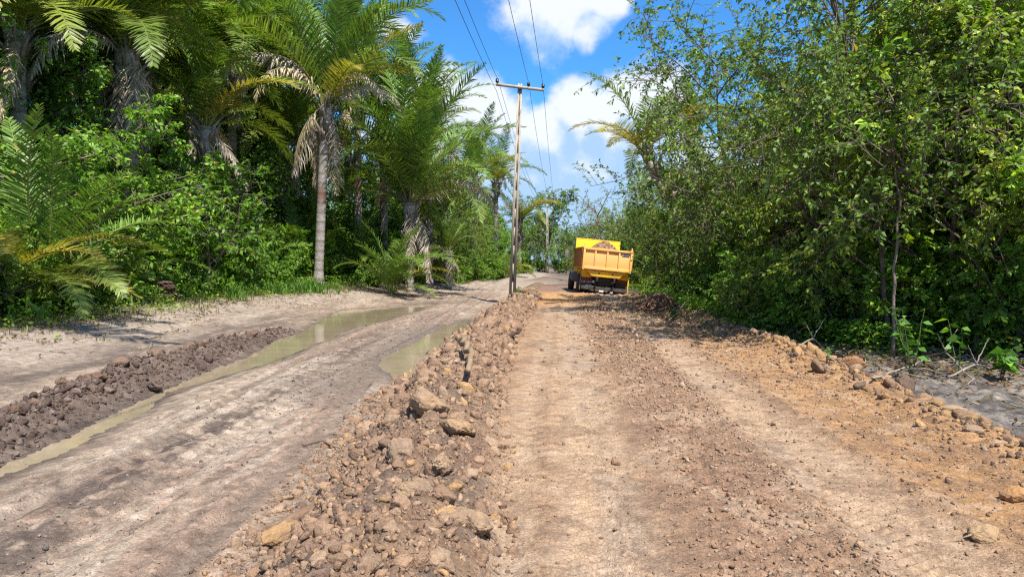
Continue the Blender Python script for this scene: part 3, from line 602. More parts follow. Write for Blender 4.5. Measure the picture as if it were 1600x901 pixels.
def palm(px, Y, pz, label, s=1., n=(5, 8, 8, 5), dead=(3, 3), yel=0, tr=.22, lean=0, seed=0, smooth_trunk=False, base_px=None, extra=()):
    """pz: pixel row of the crown's heart"""
    rg = np.random.default_rng(seed + 1000); bx = WX(base_px if base_px else px, Y); z0 = Hz(bx, Y) - .05; tx = WX(px, Y); H = max(WZ(pz, Y) - z0, .15) if pz is not None else .2
    root = empty('palm_tree', (bx, Y, z0), label, 'palm'); top = np.array([tx - bx, 0, H])
    if H > .8 and pz is not None:
        nt = int(H * 9); t = np.linspace(0, 1, nt); P = np.stack([top[0] * t ** 1.2, .05 * np.sin(t * 5), H * t], 1); r = tr * (1.25 - .35 * sst(0, .12, t) + .06 * np.where(np.arange(nt) % 2, 1, -1) * .5)
        r = np.where(t > 1 - 1.6 / H, r * (1 + .35 * sst(1 - 1.6 / H, 1, t)), r)
        c = np.stack([(.42, .38, .335) if k % 4 else (.27, .22, .175) for k in range(nt)]) * rg.uniform(.85, 1.12, (nt, 1)); rust = np.exp(-((t - .52) / .05) ** 2)[:, None]; c = c * (1 - rust * .8) + rust * .8 * np.array((.25, .12, .07))
        mb = MB(); mb.tube(P, r, 14, c); link('trunk', mb.mesh('trunk', True), M_bark, root)
        mb = MB()   # old leaf bases clasping the top of the trunk
        for k in range(int(26 if H > 2.5 else 12)):
            a = rg.uniform(0, 6.28); z = H - rg.uniform(.0, min(2.2, H * .6)); f = z / H; b = np.array([top[0] * f ** 1.2, 0, z]); o = np.array([math.cos(a), math.sin(a), 0]); l = rg.uniform(.5, 1.3)
            mb.tube([b + o * tr * .8, b + o * (tr + .12) + np.array([0, 0, l * .45]), b + o * (tr + .12 + .3 * l) + np.array([0, 0, l * .8])], [.10, .075, .03], 5, np.array((.33, .27, .21)) * rg.uniform(.5, 1.2))
        link('leaf_bases', mb.mesh('leaf_bases', True), M_bark, root)
    ga = 0.
    for kind, m in zip(('erect', 'high', 'arch', 'low'), n):
        off = rg.uniform(0, 6.28)
        for k in range(m):
            az = off + 6.283 * k / max(m, 1) + rg.normal(0, .2); kk = kind
            if rg.random() < yel: kk = 'yellow'
            put_frond(root, kk, top + np.array([math.cos(az), math.sin(az), 0]) * tr * .5, az, s * rg.uniform(.78, 1.14), rg, .15)
    for kind, m in zip(('dead', 'hang'), dead):
        for k in range(m):
            az = rg.uniform(0, 6.28); put_frond(root, kind, top + np.array([math.cos(az) * tr, math.sin(az) * tr, -rg.uniform(.1, .5)]), az, s * rg.uniform(.55, 1.0), rg, .15)
    for kind, azd, sc in extra: put_frond(root, kind, top + np.array([math.cos(rad(azd)) * tr, math.sin(rad(azd)) * tr, -.1]), rad(azd), sc, rg, .04)
    return root
palm(512, 36, 168, 'tall palm with a bare pale grey trunk standing forward at the forest edge', 1.06, (10, 9, 4, 0), (0, 7), .12, .24, seed=1, base_px=497, extra=(('darch', 215, 1.15), ('darch', 232, .8), ('darch', -30, .72), ('yrise', 5, .98), ('dead', 20, .8), ('dead', 200, .7)))
palm(640, 41, 318, 'big dense palm directly right of the pale grey trunk, its fronds rising in a plume', 1.2, (15, 11, 6, 3), (3, 6), .02, .27, seed=2)
palm(205, 28.5, 85, 'huge old palm at upper left with vine-hung trunk and a skirt of dead fronds', 1.15, (7, 11, 9, 4), (6, 12), .05, .36, seed=3)
palm(365, 38, 95, 'palm between the vine-hung palm and the grey-trunked palm, with grey dead fronds hanging', 1.1, (7, 10, 10, 7), (5, 5), .1, .26, seed=4)
palm(35, 25.5, 55, 'shaded palm in the top left corner with dark fronds', 1.15, (6, 10, 10, 7), (3, 3), .05, .28, seed=5)
palm(440, 41, 225, 'palm half hidden behind the left side of the grey-trunked palm', 1.05, (6, 9, 9, 6), (4, 5), .03, .25, seed=6)
palm(560, 45, 150, 'palm rising behind the grey-trunked palm against the sky', .95, (5, 6, 5, 2), (2, 2), .05, .25, seed=7)
palm(-333, 9, -700, 'tall palm just outside the left of the view casting feathery shadows on the side track', 1.0, (2, 1, 0, 0), (0, 0), .05, .2, seed=8, extra=(('high', -2, 1.2), ('high', 12, 1.1)))
palm(705, 58, 330, 'dark green palm farther along the left forest edge', .95, (5, 6, 5, 3), (2, 3), .05, .25, seed=9)
palm(742, 66, 275, 'tall palm standing above the shrubs just left of the concrete pole', .9, (6, 6, 5, 3), (2, 2), .12, .25, seed=10)
palm(775, 72, 285, 'palm immediately left of the concrete pole with fronds crossing behind it', .85, (5, 6, 5, 3), (1, 2), .1, .25, seed=11)
palm(812, 80, 345, 'distant palm just right of the concrete pole shaft', .85, (4, 6, 5, 4), (1, 2), .25, .25, seed=12)
palm(700, 46, 392, 'low trunkless palm with dead fronds left of the distant shrubs', .6, (3, 5, 5, 3), (3, 2), .02, .22, seed=13)
palm(140, 36, 150, 'palm in shade between the far left corner palm and the vine-hung palm', 1.05, (5, 7, 8, 6), (4, 4), .05, .28, seed=41)
palm(275, 37, 100, 'palm directly right of the vine-hung trunk with long hanging fronds', 1.1, (5, 8, 8, 5), (5, 4), .05, .28, seed=42)
palm(15, 29, 140, 'palm behind the yellow-green tree at the far left', 1.05, (5, 7, 8, 5), (4, 3), .05, .28, seed=43)
palm(405, 50, 190, 'palm in the back row left of the grey-trunked palm', 1.1, (5, 8, 8, 5), (3, 3), .03, .28, seed=44)
palm(600, 48, 190, 'palm behind the big dense palm with fronds bending right', 1.05, (6, 8, 6, 4), (2, 3), .05, .26, seed=45)
palm(670, 47, 225, 'palm forming the right edge of the near palm cluster against the cloud', 1.0, (6, 8, 6, 4), (3, 3), .05, .26, seed=46)
palm(490, 46, 285, 'palm whose fronds fan out behind the grey trunk', 1.0, (5, 7, 7, 5), (3, 4), .03, .26, seed=47)
palm(650, 53, 340, 'darker palm behind the foot of the dense palm', .9, (5, 7, 6, 4), (3, 3), .03, .26, seed=48)
palm(300, 37, 165, 'mid-height palm with long arching fronds between the vine-hung trunk and the bright tree', 1.0, (6, 9, 8, 5), (2, 3), .06, .24, seed=51)
palm(425, 44, 120, 'tall palm filling the gap left of the grey-trunked palm at the top edge', 1.2, (7, 10, 8, 4), (1, 3), .04, .26, seed=52)
palm(100, 31, 150, 'palm with pale arching fronds above the far left shrubs', .95, (6, 9, 8, 4), (2, 2), .08, .24, seed=53)
palm(545, 50, 70, 'very tall palm behind the grey-trunked palm reaching the top edge', 1.2, (7, 9, 7, 3), (1, 2), .06, .26, seed=54)
# stemless young palms
palm(68, 19.5, None, 'young trunkless palm with arching fresh fronds at the far left', .78, (5, 7, 5, 1), (1, 0), .08, .15, seed=20)
palm(-20, 18, None, 'young palm with yellow and orange fronds at the left picture edge', .72, (2, 6, 5, 2), (2, 1), .7, .15, seed=21)
palm(610, 37.5, None, 'young palm with bright fresh fronds bending over the verge right of the grey trunk', .62, (2, 5, 4, 1), (1, 0), .02, .15, seed=22, extra=(('fresh', -35, .8), ('fresh', -60, .75), ('fresh', 10, .8)))
palm(470, 39, None, 'young palm with dark drooping fronds behind the base of the grey trunk', .68, (3, 5, 5, 2), (2, 1), 0, .15, seed=23)
palm(395, 36, None, 'young palm with dull fronds in the shade left of the grey trunk', .62, (2, 4, 5, 2), (3, 1), .02, .15, seed=24)
palm(560, 43, None, 'young palm in shade between the grey trunk and the dense palm', .66, (3, 5, 5, 2), (3, 2), 0, .15, seed=25)
palm(790, 70, None, 'bright young palm at ground level behind the foot of the concrete pole', .6, (3, 5, 4, 2), (0, 0), .15, .15, seed=26)
palm(170, 24, None, 'young palm among the shrubs right of the far left palm', .55, (3, 4, 4, 2), (2, 1), .1, .15, seed=27)
palm(325, 32, 200, 'slim palm seen between the vine-hung palm and the sky gap', .85, (4, 5, 5, 2), (3, 2), .1, .2, seed=28)
# right side palms
palm(1003, 28, 238, 'palm with yellowing fronds leaning out of the right thicket into the sky', .55, (1, 3, 7, 4), (0, 0), .7, .11, seed=30, base_px=1115)
palm(1080, 50, 205, 'dark palm crown above the right thicket', .7, (5, 6, 5, 2), (0, 0), .1, .22, seed=31)
palm(1600, 19.5, 190, 'large palm behind the right thicket at the picture edge', .85, (3, 6, 6, 4), (2, 2), 0, .24, seed=32)
palm(1325, 23, 330, 'low palm with blue-green fronds inside the right thicket', .62, (2, 5, 5, 3), (3, 2), 0, .2, seed=33)
palm(1020, 44, None, 'low palm with pale fronds just right of the truck', .55, (2, 4, 4, 3), (1, 0), 0, .15, seed=34)
palm(1200, 30, 400, 'low dark palm deep in the middle of the right thicket', .6, (2, 4, 5, 3), (2, 0), 0, .15, seed=35)

# ---------------------------------------------------------------- broad-leaved trees
def leaves(P, D, size, rg, base, updown=.5, wr=.5):
    """diamond leaves at P pointing along D"""
    n = len(P); D = D / (np.linalg.norm(D, axis=1)[:, None] + 1e-9); R = rg.normal(size=(n, 3)); R[:, 2] += 1.0; R = R - D * np.sum(R * D, 1)[:, None]; R /= np.linalg.norm(R, axis=1)[:, None] + 1e-9
    S = np.cross(D, R); s = (size * rg.uniform(.6, 1.25, n))[:, None]; tip = P + D * s - np.array((0, 0, .12)) * s
    m = P + D * s * .45; V = np.stack([P, m + S * s * wr * .5 + R * s * .07, tip, m - S * s * wr * .5 + R * s * .07], 1).reshape(-1, 3)
    i = np.arange(n)[:, None] * 4; q = i + np.array([[0, 1, 2, 3]])
    c = np.asarray(base) * rg.uniform(.65, 1.4, (n, 1)); k = rg.random((n, 1)); c = np.where(k > .9, c * np.array((1.9, 1.5, .9)), c); c = np.where(k < .015, np.array((.35, .28, .05)), c)
    return V, q, np.repeat(c, 4, axis=0)
def tree_mesh(seed, H, spread, nbr, levels, leaf, base, per=9, trunk_r=.09, stems=1, droop=.15, sparse=0., low=.25, bark=(.24, .19, .15), flat=0, twl=.55):
    rg = np.random.default_rng(seed); tb = MB(); LP = []; LD = []
    def branch(p, d, Ln, r, lev):
        n = 4 + (lev == 0) * 3; pts = [p]; q = p.copy(); dd = d.copy()
        for k in range(n):
            dd = dd + rg.normal(0, .12, 3) + np.array((0, 0, .10 - droop * lev * .5)); dd[2] -= flat * dd[2] * .15 * lev; dd /= np.linalg.norm(dd); q = q + dd * Ln / n; pts.append(q)
        pts = np.array(pts); tb.tube(pts, np.linspace(r, r * .35, len(pts)), 6 if lev == 0 else 4 if lev == 1 else 3, np.array(bark) * rg.uniform(.8, 1.2), False)
        if lev == levels:
            if rg.random() < sparse: return
            m = per; t = rg.uniform(.1, 1.05, m) * n; i = np.clip(t.astype(int), 0, n - 1); f = (t - i)[:, None]; PP = pts[i] * (1 - f) + pts[i + 1] * f; T = pts[i + 1] - pts[i]; T /= np.linalg.norm(T, axis=1)[:, None]
            sd = rg.normal(size=(m, 3)); sd -= T * np.sum(sd * T, 1)[:, None]; sd /= np.linalg.norm(sd, axis=1)[:, None]; sd[:, 2] *= .5
            LP.append(PP + sd * .01); LD.append(T * rg.uniform(.2, .9, (m, 1)) + sd + np.array((0, 0, -droop))); return
        m = nbr[lev]; lo = low if lev == 0 else .15
        for k in range(m):
            t = (lo + (1 - lo) * (k + rg.random()) / m) * n; i = min(int(t), n - 1); f = t - i; bp = pts[i] * (1 - f) + pts[i + 1] * f; T = pts[i + 1] - pts[i]; T /= np.linalg.norm(T)
            a = rg.uniform(0, 6.28) if lev else 2.4 * k + rg.uniform(-.5, .5); sd = np.cross(T, (math.cos(a), math.sin(a), .2)) + .0; sd = sd / (np.linalg.norm(sd) + 1e-9)
            ang = rg.uniform(.7, 1.25); nd = T * math.cos(ang) + sd * math.sin(ang); nd /= np.linalg.norm(nd)
            ln = (spread if lev == 0 else Ln * twl) * rg.uniform(.65, 1.15) * (1.1 - .45 * t / n if lev == 0 else 1)
            branch(bp, nd, ln, r * (.5 if lev == 0 else .55), lev + 1)
    for k in range(stems):
        a = 6.28 * k / stems + rg.uniform(0, 1); sp = 0 if stems == 1 else rg.uniform(.25, .7); d = np.array([math.cos(a) * sp, math.sin(a) * sp, 1.]); d /= np.linalg.norm(d)
        branch(np.array([math.cos(a), math.sin(a), 0]) * (.1 if stems > 1 else 0), d, H * rg.uniform(.75, 1.), trunk_r * (1 if stems == 1 else .6), 0)
    V, q, C = leaves(np.concatenate(LP), np.concatenate(LD), leaf, rg, base)
    return tb.mesh('trunk', True), mesh_np('crown', V, [q], C)
G1 = (.14, .27, .03); G2 = (.125, .235, .035); G3 = (.155, .25, .045); G4 = (.185, .265, .042); G5 = (.105, .205, .038)
TR = {'bright': [tree_mesh(1, 5.2, 2.2, (11, 7, 6), 3, .17, G1, 11, .06, low=.18, flat=.8), tree_mesh(2, 4.6, 2.0, (11, 7, 6), 3, .16, G1, 11, .06, low=.15, flat=.8)],
      'bush': [tree_mesh(3, 2.4, 1.2, (7, 6), 2, .15, G1, 26, .04, stems=6, low=.1), tree_mesh(4, 2.0, 1.1, (7, 6), 2, .16, G2, 26, .04, stems=7, low=.1), tree_mesh(5, 2.6, 1.3, (7, 6), 2, .13, G4, 28, .04, stems=6, low=.1)],
      'dark': [tree_mesh(6, 7.0, 2.9, (12, 8, 7), 3, .17, G2, 11, .11, low=.22), tree_mesh(7, 6.4, 2.7, (12, 8, 7), 3, .16, G5, 11, .11, low=.2)],
      'thin': [tree_mesh(8, 7.6, 3.4, (15, 8, 7), 3, .115, G3, 19, .055, sparse=.1, low=.2, bark=(.2, .155, .125), droop=.1), tree_mesh(9, 7.0, 3.2, (15, 8, 7), 3, .115, G4, 19, .055, sparse=.08, low=.2, bark=(.2, .135, .105))],
      'airy': [tree_mesh(10, 6.0, 2.4, (10, 6, 5), 3, .11, G3, 7, .08, sparse=.35, low=.3, bark=(.3, .26, .22))]}
def copy_tree(kind, idx, x, y, s, rz, label, name='tree', cat='tree', group=None, sz=1., tilt=(0, 0), z=None):
    o = empty(name, (x, y, (Hz(x, y) if z is None else z) - .05), label, cat, group, rz); o.scale = (s, s, s * sz); o.rotation_euler = (tilt[0], tilt[1], rz)
    t, c = TR[kind][idx % len(TR[kind])]
    link('stems' if kind == 'bush' else 'trunk', t, M_bark, o); link('foliage' if kind == 'bush' else 'crown', c, M_leaf, o); return o
def T(kind, idx, px, Y, s, label, name='tree', cat='tree', rz=None, sz=1., tilt=(0, 0)):
    return copy_tree(kind, idx, WX(px, Y), Y, s, (px * 1.7 + Y) % 6.28 if rz is None else rz, label, name, cat, None, sz, tilt)
# left edge, individually
T('bright', 0, 225, 25.2, 1.1, 'bright green layered tree with a thin pale stem beside the dark mound')
T('bright', 1, 325, 28.6, 1.35, 'bright green small tree right of the thin pale-stemmed one')
T('bright', 1, 40, 21, 1.15, 'yellow-green tree above the young palm at the far left')
T('bright', 0, 120, 23, .9, 'bright green small tree right of the far left young palm')
T('dark', 0, 300, 38, 1.1, 'dark leafy tree filling the gap behind the bright layered trees')
T('dark', 1, 110, 35, 1.15, 'dark leafy tree behind the far left shrubs')
T('dark', 0, 430, 45, 1.0, 'dark tree behind the left side of the grey palm trunk')
T('thin', 0, 690, 54, .95, 'grey-green fine-leaved tree right of the dense palm')
T('thin', 1, 725, 60, .95, 'loose fine-leaved tree in front of the palm left of the concrete pole')
T('bright', 0, 720, 54, .75, 'small bright tree on the verge left of the concrete pole')
T('bright', 1, 760, 66, .8, 'yellow-green small tree close behind the concrete pole on its left side')
T('dark', 1, 852, 93, 1.45, 'rounded dark tree standing highest where the road bends away', sz=1.05)
T('dark', 0, 828, 92, .8, 'mid green tree left of the rounded dark tree at the bend')
T('dark', 1, 885, 98, .8, 'low pale green tree at the end of the road left of the truck')
T('dark', 0, 908, 82, .72, 'grey-green tree directly behind the left side of the truck')
T('thin', 1, 958, 66, .9, 'thin open tree rising behind the truck load')
T('airy', 0, 945, 58, 1.25, 'sparse twiggy tree against the sky above the truck')
T('dark', 0, 1000, 58, .8, 'dark tree behind the right corner of the tailgate')
for i, (px, Y, k, s, lab) in enumerate([(20, 17.6, 1, .62, 'low leafy shrub in the bottom left of the left thicket'), (95, 19.5, 0, .62, 'bright shrub in front of the young palm at far left'), (160, 22, 2, .6, 'yellow-green shrub left of the pale stem'), (212, 24.2, 0, .5, 'bright low shrub touching the left side of the dark mound'), (300, 27.5, 1, .55, 'mid green shrub just right of the dark mound'), (345, 30, 0, .7, 'bright shrub above the grass strip'), (395, 33, 1, .8, 'shaded shrub at the end of the grass strip'), (-30, 16.4, 2, .8, 'shrub cut by the left picture edge'), (590, 40, 1, .6, 'low shrub at the foot of the dense palm'), (645, 45, 0, .7, 'bright shrub right of the dense palm foot'), (680, 49, 2, .9, 'fresh yellow-green shrub on the verge beyond the dense palm'), (705, 53, 0, .9, 'tall bright shrub midway to the concrete pole'), (740, 59, 1, .85, 'green shrub two steps left of the concrete pole'), (765, 63, 0, .85, 'bright shrub directly left of the concrete pole foot'), (787, 71, 2, .8, 'yellow-green shrub hidden partly by the concrete pole'), (822, 80, 0, .7, 'shrub right of the concrete pole at the roadside'), (842, 93, 1, .8, 'shrub in front of the pale distant post'), (873, 96, 0, .8, 'shrub right of the pale distant post'), (892, 90, 2, .8, 'shrub touching the left edge of the truck'), (1000, 50, 1, .9, 'dark shrub right behind the truck'), (1030, 40, 5, .55, 'shrub on the clearing behind the root heap')]):
    T('bush', k, px, Y, s, lab, 'shrub', 'shrub')
# right edge
for i, (kind, k, px, Y, s, lab, tl) in enumerate([
    ('thin', 0, 1395, 15.4, 1.0, 'spindly tree with a reddish trunk near the right foreground', (0, -.12)),
    ('thin', 1, 1255, 18.5, 1.08, 'open-crowned tree whose branches reach over the road toward the sky', (0, -.35)),
    ('thin', 0, 1180, 22.5, 1.05, 'tree with long drooping boughs behind the open-crowned one', (0, -.08)),
    ('dark', 1, 1120, 30, .85, 'dark leafy tree with a pale trunk showing low down', (0, -.1)),
    ('thin', 1, 1120, 35, .72, 'fine-leaved tree left of the pale trunk', (0, -.05)),
    ('thin', 1, 1078, 26.5, .72, 'small fine-leaved tree at the edge of the thicket beside the root heap', (0, 0)),
    ('dark', 0, 1062, 43, .7, 'dark tree just right of the truck', (0, 0)),
    ('thin', 0, 1025, 48, .85, 'tree under the yellowing palm', (0, 0)),
    ('bright', 0, 1530, 14.4, 1.3, 'glossy green young tree at the right edge', (0, -.1)),
    ('thin', 1, 1495, 15.6, 1.15, 'tall many-branched tree at the upper right', (0, -.1)),
    ('dark', 1, 1440, 18, 1.12, 'dark tree in the shadowed hollow on the right', (0, 0)),
    ('dark', 0, 1290, 23.5, 1.15, 'full dark tree in the middle of the right thicket', (0, 0)),
    ('dark', 1, 1600, 17, 1.2, 'dark tree at the extreme right behind the glossy one', (0, 0)),
    ('thin', 0, 1590, 13.6, 1.05, 'branchy tree cut by the right picture edge', (0, -.15))]):
    T(kind, k, px, Y, s, lab, tilt=tl)
for i, (px, Y, k, s, lab) in enumerate([(1080, 30.5, 1, .62, 'low creeping shrub right of the root heap'), (1115, 27, 2, .7, 'sprawling shrub at the foot of the pale trunk'), (1122, 23, 1, .75, 'dense dark shrub bulging toward the road'), (1158, 20, 0, .72, 'green shrub hanging over the road edge'), (1198, 17.8, 2, .72, 'low dark shrub where grey ground begins'), (1245, 16.8, 0, .66, 'bright-leaved shrub left of the sapling'), (1310, 16.6, 2, .8, 'shrub just behind the sapling'), (1360, 17.5, 1, .95, 'tall shaded shrub behind the rust brown boulder'), (1420, 15.6, 1, .9, 'shaded shrub in the right hollow'), (1500, 15.6, 0, .95, 'shrub behind the young broad-leaved plants'), (1575, 14.4, 1, .9, 'shrub at the right picture edge'), (1640, 13.5, 0, .9, 'shrub cut off by the right picture edge'), (1240, 21, 2, 1.2, 'tall yellow-green shrub inside the right thicket'), (1165, 26.5, 0, 1.2, 'tall bushy shrub behind the dark bulging one'), (1090, 35, 1, 1.1, 'broad shrub at the back of the clearing')]):
    T('bush', k, px, Y, s, lab, 'shrub', 'shrub')
# forest mass behind: one object each side
def forest(name, label, spots, seed):
    rg = np.random.default_rng(seed); mb = {'t': MB(), 'c': MB()}; src = {}
    def arr(me):
        if me.name not in src:
            v = np.zeros(len(me.vertices) * 3, np.float32); me.vertices.foreach_get('co', v); c = np.zeros(len(me.vertices) * 4, np.float32); me.color_attributes['Col'].data.foreach_get('color', c)
            li = np.zeros(len(me.loops), np.int32); me.loops.foreach_get('vertex_index', li); src[me.name] = (v.reshape(-1, 3), c.reshape(-1, 4)[:, :3], li.reshape(-1, 4))
        return src[me.name]
    for (x, y, s) in spots:
        kind = ('dark', 'dark', 'thin')[rg.integers(3)] if s > 0 else 'bush'; s = abs(s); t, c = TR[kind][rg.integers(2)]; a = rg.uniform(0, 6.28); R = np.array([[math.cos(a), -math.sin(a), 0], [math.sin(a), math.cos(a), 0], [0, 0, 1]]) * s; z = Hz(x, y) - .1; f = rg.uniform(.8, 1.2)
        v, cc, q = arr(c); mb['c'].add(v @ R.T + (x, y, z), [q], cc * f)
        if 0: v, cc, q = arr(t); mb['t'].add(v @ R.T + (x, y, z), [q], cc)
    o = link(name, mb['c'].mesh(name), M_leaf); tag(o, label, kind='stuff')
rg = np.random.default_rng(4)
sp = []
for y in np.arange(15, 100, 5.5): sp.append((float(edgeL(y)) - 5.5 + rg.normal(0, .6), y + rg.normal(0, .8), rg.uniform(1.05, 1.35)))
for y in np.arange(14, 96, 8): sp.append((float(edgeL(y)) - 12 + rg.normal(0, .8), y + 2, rg.uniform(1.4, 1.7)))
for y in np.arange(15, 62, 3.2): sp.append((float(edgeL(y)) - 3.6 + rg.normal(0, .3), y, rg.uniform(.6, .8)))
for y in np.arange(13, 95, 1.5): sp.append((float(edgeL(y)) - 1.6 + rg.normal(0, .4), y, -rg.uniform(.8, 1.1)))
for y in np.arange(13, 95, 1.3): sp.append((float(edgeL(y)) - 4.4 + rg.normal(0, .7), y, -rg.uniform(1.1, 1.7)))
for y in np.arange(12, 50, 4): sp.append((float(edgeL(y)) - 9 + rg.normal(0, .8), y + 2, rg.uniform(1.5, 1.9)))
forest('left_forest', 'dense dark green forest filling the ground behind the left edge trees', sp, 1)
sp = []
for y in np.arange(13, 100, 5.5): sp.append((float(edgeR(y)) + 6 + rg.normal(0, .6), y + rg.normal(0, .8), rg.uniform(.95, 1.2)))
for y in np.arange(14, 96, 8): sp.append((float(edgeR(y)) + 12 + rg.normal(0, .8), y + 2, rg.uniform(1.2, 1.4)))
for y in np.arange(15, 60, 3.5): sp.append((float(edgeR(y)) + 3.4 + rg.normal(0, .3), y, rg.uniform(.6, .8)))
for y in np.arange(12, 90, 1.5): sp.append((float(edgeR(y)) + 2.0 + rg.normal(0, .4), y, -rg.uniform(.8, 1.2)))
for y in np.arange(12, 90, 1.4): sp.append((float(edgeR(y)) + 4.6 + rg.normal(0, .7), y, -rg.uniform(1.1, 1.7)))
forest('right_forest', 'dense dark green forest filling the ground behind the right edge trees', sp, 2)
sp = [(x, 104 + rg.uniform(-2, 4), rg.uniform(.75, 1.05)) for x in np.arange(-6, 18, 2.6)] + [(x, 112 + rg.uniform(-2, 4), rg.uniform(1., 1.2)) for x in np.arange(-10, 20, 3.5)]
forest('far_forest', 'green forest closing the view at the end of the road', sp, 3)

# overhanging boughs: twiggy limbs reaching over the road (parts of the open-crowned tree would collide otherwise)
# ground cover
def cover(name, label, n, samp, seed, hgt, base, wid=.012, blades=7):
    rg = np.random.default_rng(seed); P = samp(rg, n * 2); P = P[fbm(P[:, 0] * 1.4, P[:, 1] * 1.1, 88, 3) > rg.uniform(-.1, .25, len(P))]; Z = zroad(P[:, 0], P[:, 1]); P3 = np.stack([P[:, 0], P[:, 1], Z], 1); P3 = np.repeat(P3, blades, axis=0); m = len(P3)
    P3[:, :2] += rg.normal(0, .05, (m, 2)); a = rg.uniform(0, 6.28, m); h = hgt * rg.lognormal(0, .35, m); ln = rg.uniform(.15, .7, m) * h
    d = np.stack([np.cos(a), np.sin(a), 0 * a], 1); s = np.stack([-np.sin(a), np.cos(a), 0 * a], 1) * wid * rg.uniform(.6, 1.4, (m, 1)); zz = np.array((0, 0, 1.))
    m1 = P3 + d * (ln * .35)[:, None] + zz * (h * .62)[:, None]; tp = P3 + d * ln[:, None] + zz * h[:, None]
    V = np.stack([P3 - s, P3 + s, m1 + s, m1 - s, tp + s * .15, tp - s * .15], 1).reshape(-1, 3); i = np.arange(m)[:, None] * 6
    q = np.concatenate([i + np.array([[0, 1, 2, 3]]), i + np.array([[3, 2, 4, 5]])]); c = np.repeat(np.asarray(base) * rg.uniform(.6, 1.4, (m, 1)), 6, axis=0)
    tag(link(name, mesh_np(name, V, [q], c), M_grass), label, kind='stuff')
def band(y0, y1, off, sd, side='L'):
    def f(rg, n):
        y = rg.uniform(y0, y1, n); return np.stack([(edgeL(y) + off + rg.normal(0, sd, n)) if side == 'L' else (edgeR(y) - off + rg.normal(0, sd, n)), y], 1)
    return f
cover('grass', 'fresh green grass strip between the dark mound and the grey palm trunk', 1500, band(26, 36, .5, .5), 1, .26, (.10, .2, .03), .014, 6)
cover('grass', 'thin grass along the left forest edge', 1200, band(14, 90, .1, .4), 2, .22, (.08, .17, .03), .014, 6)
cover('grass', 'dry yellow-green grass in the clearing behind the root heap', 900, band(27, 40, .3, .6, 'R'), 3, .2, (.17, .18, .05), .012, 6)
def ground_leaves(name, label, n, samp, seed, size, base, hgt):
    rg = np.random.default_rng(seed); P = samp(rg, n); Z = zroad(P[:, 0], P[:, 1]); k = 8; P3 = np.repeat(np.stack([P[:, 0], P[:, 1], Z], 1), k, axis=0); m = len(P3); P3 += np.stack([rg.normal(0, .12, m), rg.normal(0, .12, m), rg.uniform(.02, 1, m) * hgt], 1)
    D = rg.normal(size=(m, 3)); D[:, 2] = D[:, 2] * .3 + .1; V, q, C = leaves(P3, D, size, rg, base); tag(link(name, mesh_np(name, V, [q], C), M_leaf), label, kind='stuff')
ground_leaves('undergrowth', 'low leafy undergrowth along the left forest edge', 2600, band(14.5, 92, -.35, .5), 1, .13, G1, .55)
ground_leaves('undergrowth', 'low leafy undergrowth along the right forest edge', 2000, band(12, 60, -.5, .45, 'R'), 2, .11, G2, .5)
ground_leaves('undergrowth', 'bright low scrub spilling out of the right thicket toward the orange edge', 2600, band(14.5, 38, .5, .45, 'R'), 6, .1, G1, .55)
ground_leaves('leaf_litter', 'brown fallen leaves on the grey ground and under the right thicket', 2200, band(6, 32, .9, 1.2, 'R'), 7, .085, (.22, .14, .08), .02)
ground_leaves('undergrowth', 'scattered seedlings on the pale left bank', 260, band(14, 60, .9, .5), 8, .09, G1, .1)
ground_leaves('creepers', 'sparse creeping seedlings on the bare verges', 110, band(12, 24, 1.3, .6, 'R'), 3, .07, G1, .06)

ground_leaves('undergrowth', 'ragged low weeds straggling out over the pale left bank', 900, band(13.5, 60, .35, .35), 9, .1, G4, .25)
ground_leaves('leaf_litter', 'brown fallen leaves scattered along the left bank', 1800, band(12, 60, .8, 1.0), 10, .08, (.26, .18, .11), .02)
cover('grass', 'thin dry grass blades on the pale left bank', 700, band(13, 50, .9, .6), 5, .13, (.20, .19, .07), .008, 6)
for k, (px, Y, az, sc, lab) in enumerate([(585, 38, 20, .45, 'dry fallen frond lying at the foot of the dense palm'), (345, 29, 170, .4, 'dry fallen frond lying on the grass strip'), (120, 18.5, 200, .4, 'brown fallen frond on the pale bank at the far left'), (680, 47, 10, .5, 'fallen dead frond on the verge short of the concrete pole'), (1130, 21, 200, .4, 'brown dead frond lying against the right scrub')]):
    o = link('fallen_frond', FR['low'][0].copy() if 0 else FR['dead'][1], M_dead); o.location = (WX(px, Y), Y, Hz(WX(px, Y), Y) + .25); o.rotation_euler = (rad(8), rad(0), rad(az)); o.scale = (sc, sc, sc * .12); tag(o, lab, 'fallen frond')
# young broad-leaved plants on the right
def young_plant(px, py, h, n, leaf, label, seed, colr=(.09, .21, .03)):
    rg = np.random.default_rng(seed); x, y, z = gs(px, py); o = empty('young_plant', (x, y, z), label, 'plant'); st = MB(); LP = []; LD = []
    for k in range(n):
        a = rg.uniform(0, 6.28); d = np.array([math.cos(a) * .28, math.sin(a) * .28, 1]); p = np.array([0, 0, 0.]); hh = h * rg.uniform(.6, 1); pts = [p + d * hh * t + rg.normal(0, .01, 3) for t in np.linspace(0, 1, 6)]; st.tube(pts, np.linspace(.01, .004, 6), 4, (.16, .2, .07), False)
        for t in np.linspace(.45, 1, 7):
            b = rg.uniform(0, 6.28); LP.append(p + d * hh * t); LD.append((math.cos(b), math.sin(b), -.15))
    link('stem', st.mesh('stem'), M_bark, o); V, q, C = leaves(np.array(LP), np.array(LD), leaf, rg, colr, wr=.62); link('leaves', mesh_np('leaves', V, [q], C), M_leaf, o)
young_plant(1428, 592, 1.15, 8, .16, 'bushy young plant with drooping bright leaves in front of the dark hollow', 1)
young_plant(1500, 592, 1.25, 2, .19, 'single tall thin-stemmed plant with large bright leaves on top', 2)
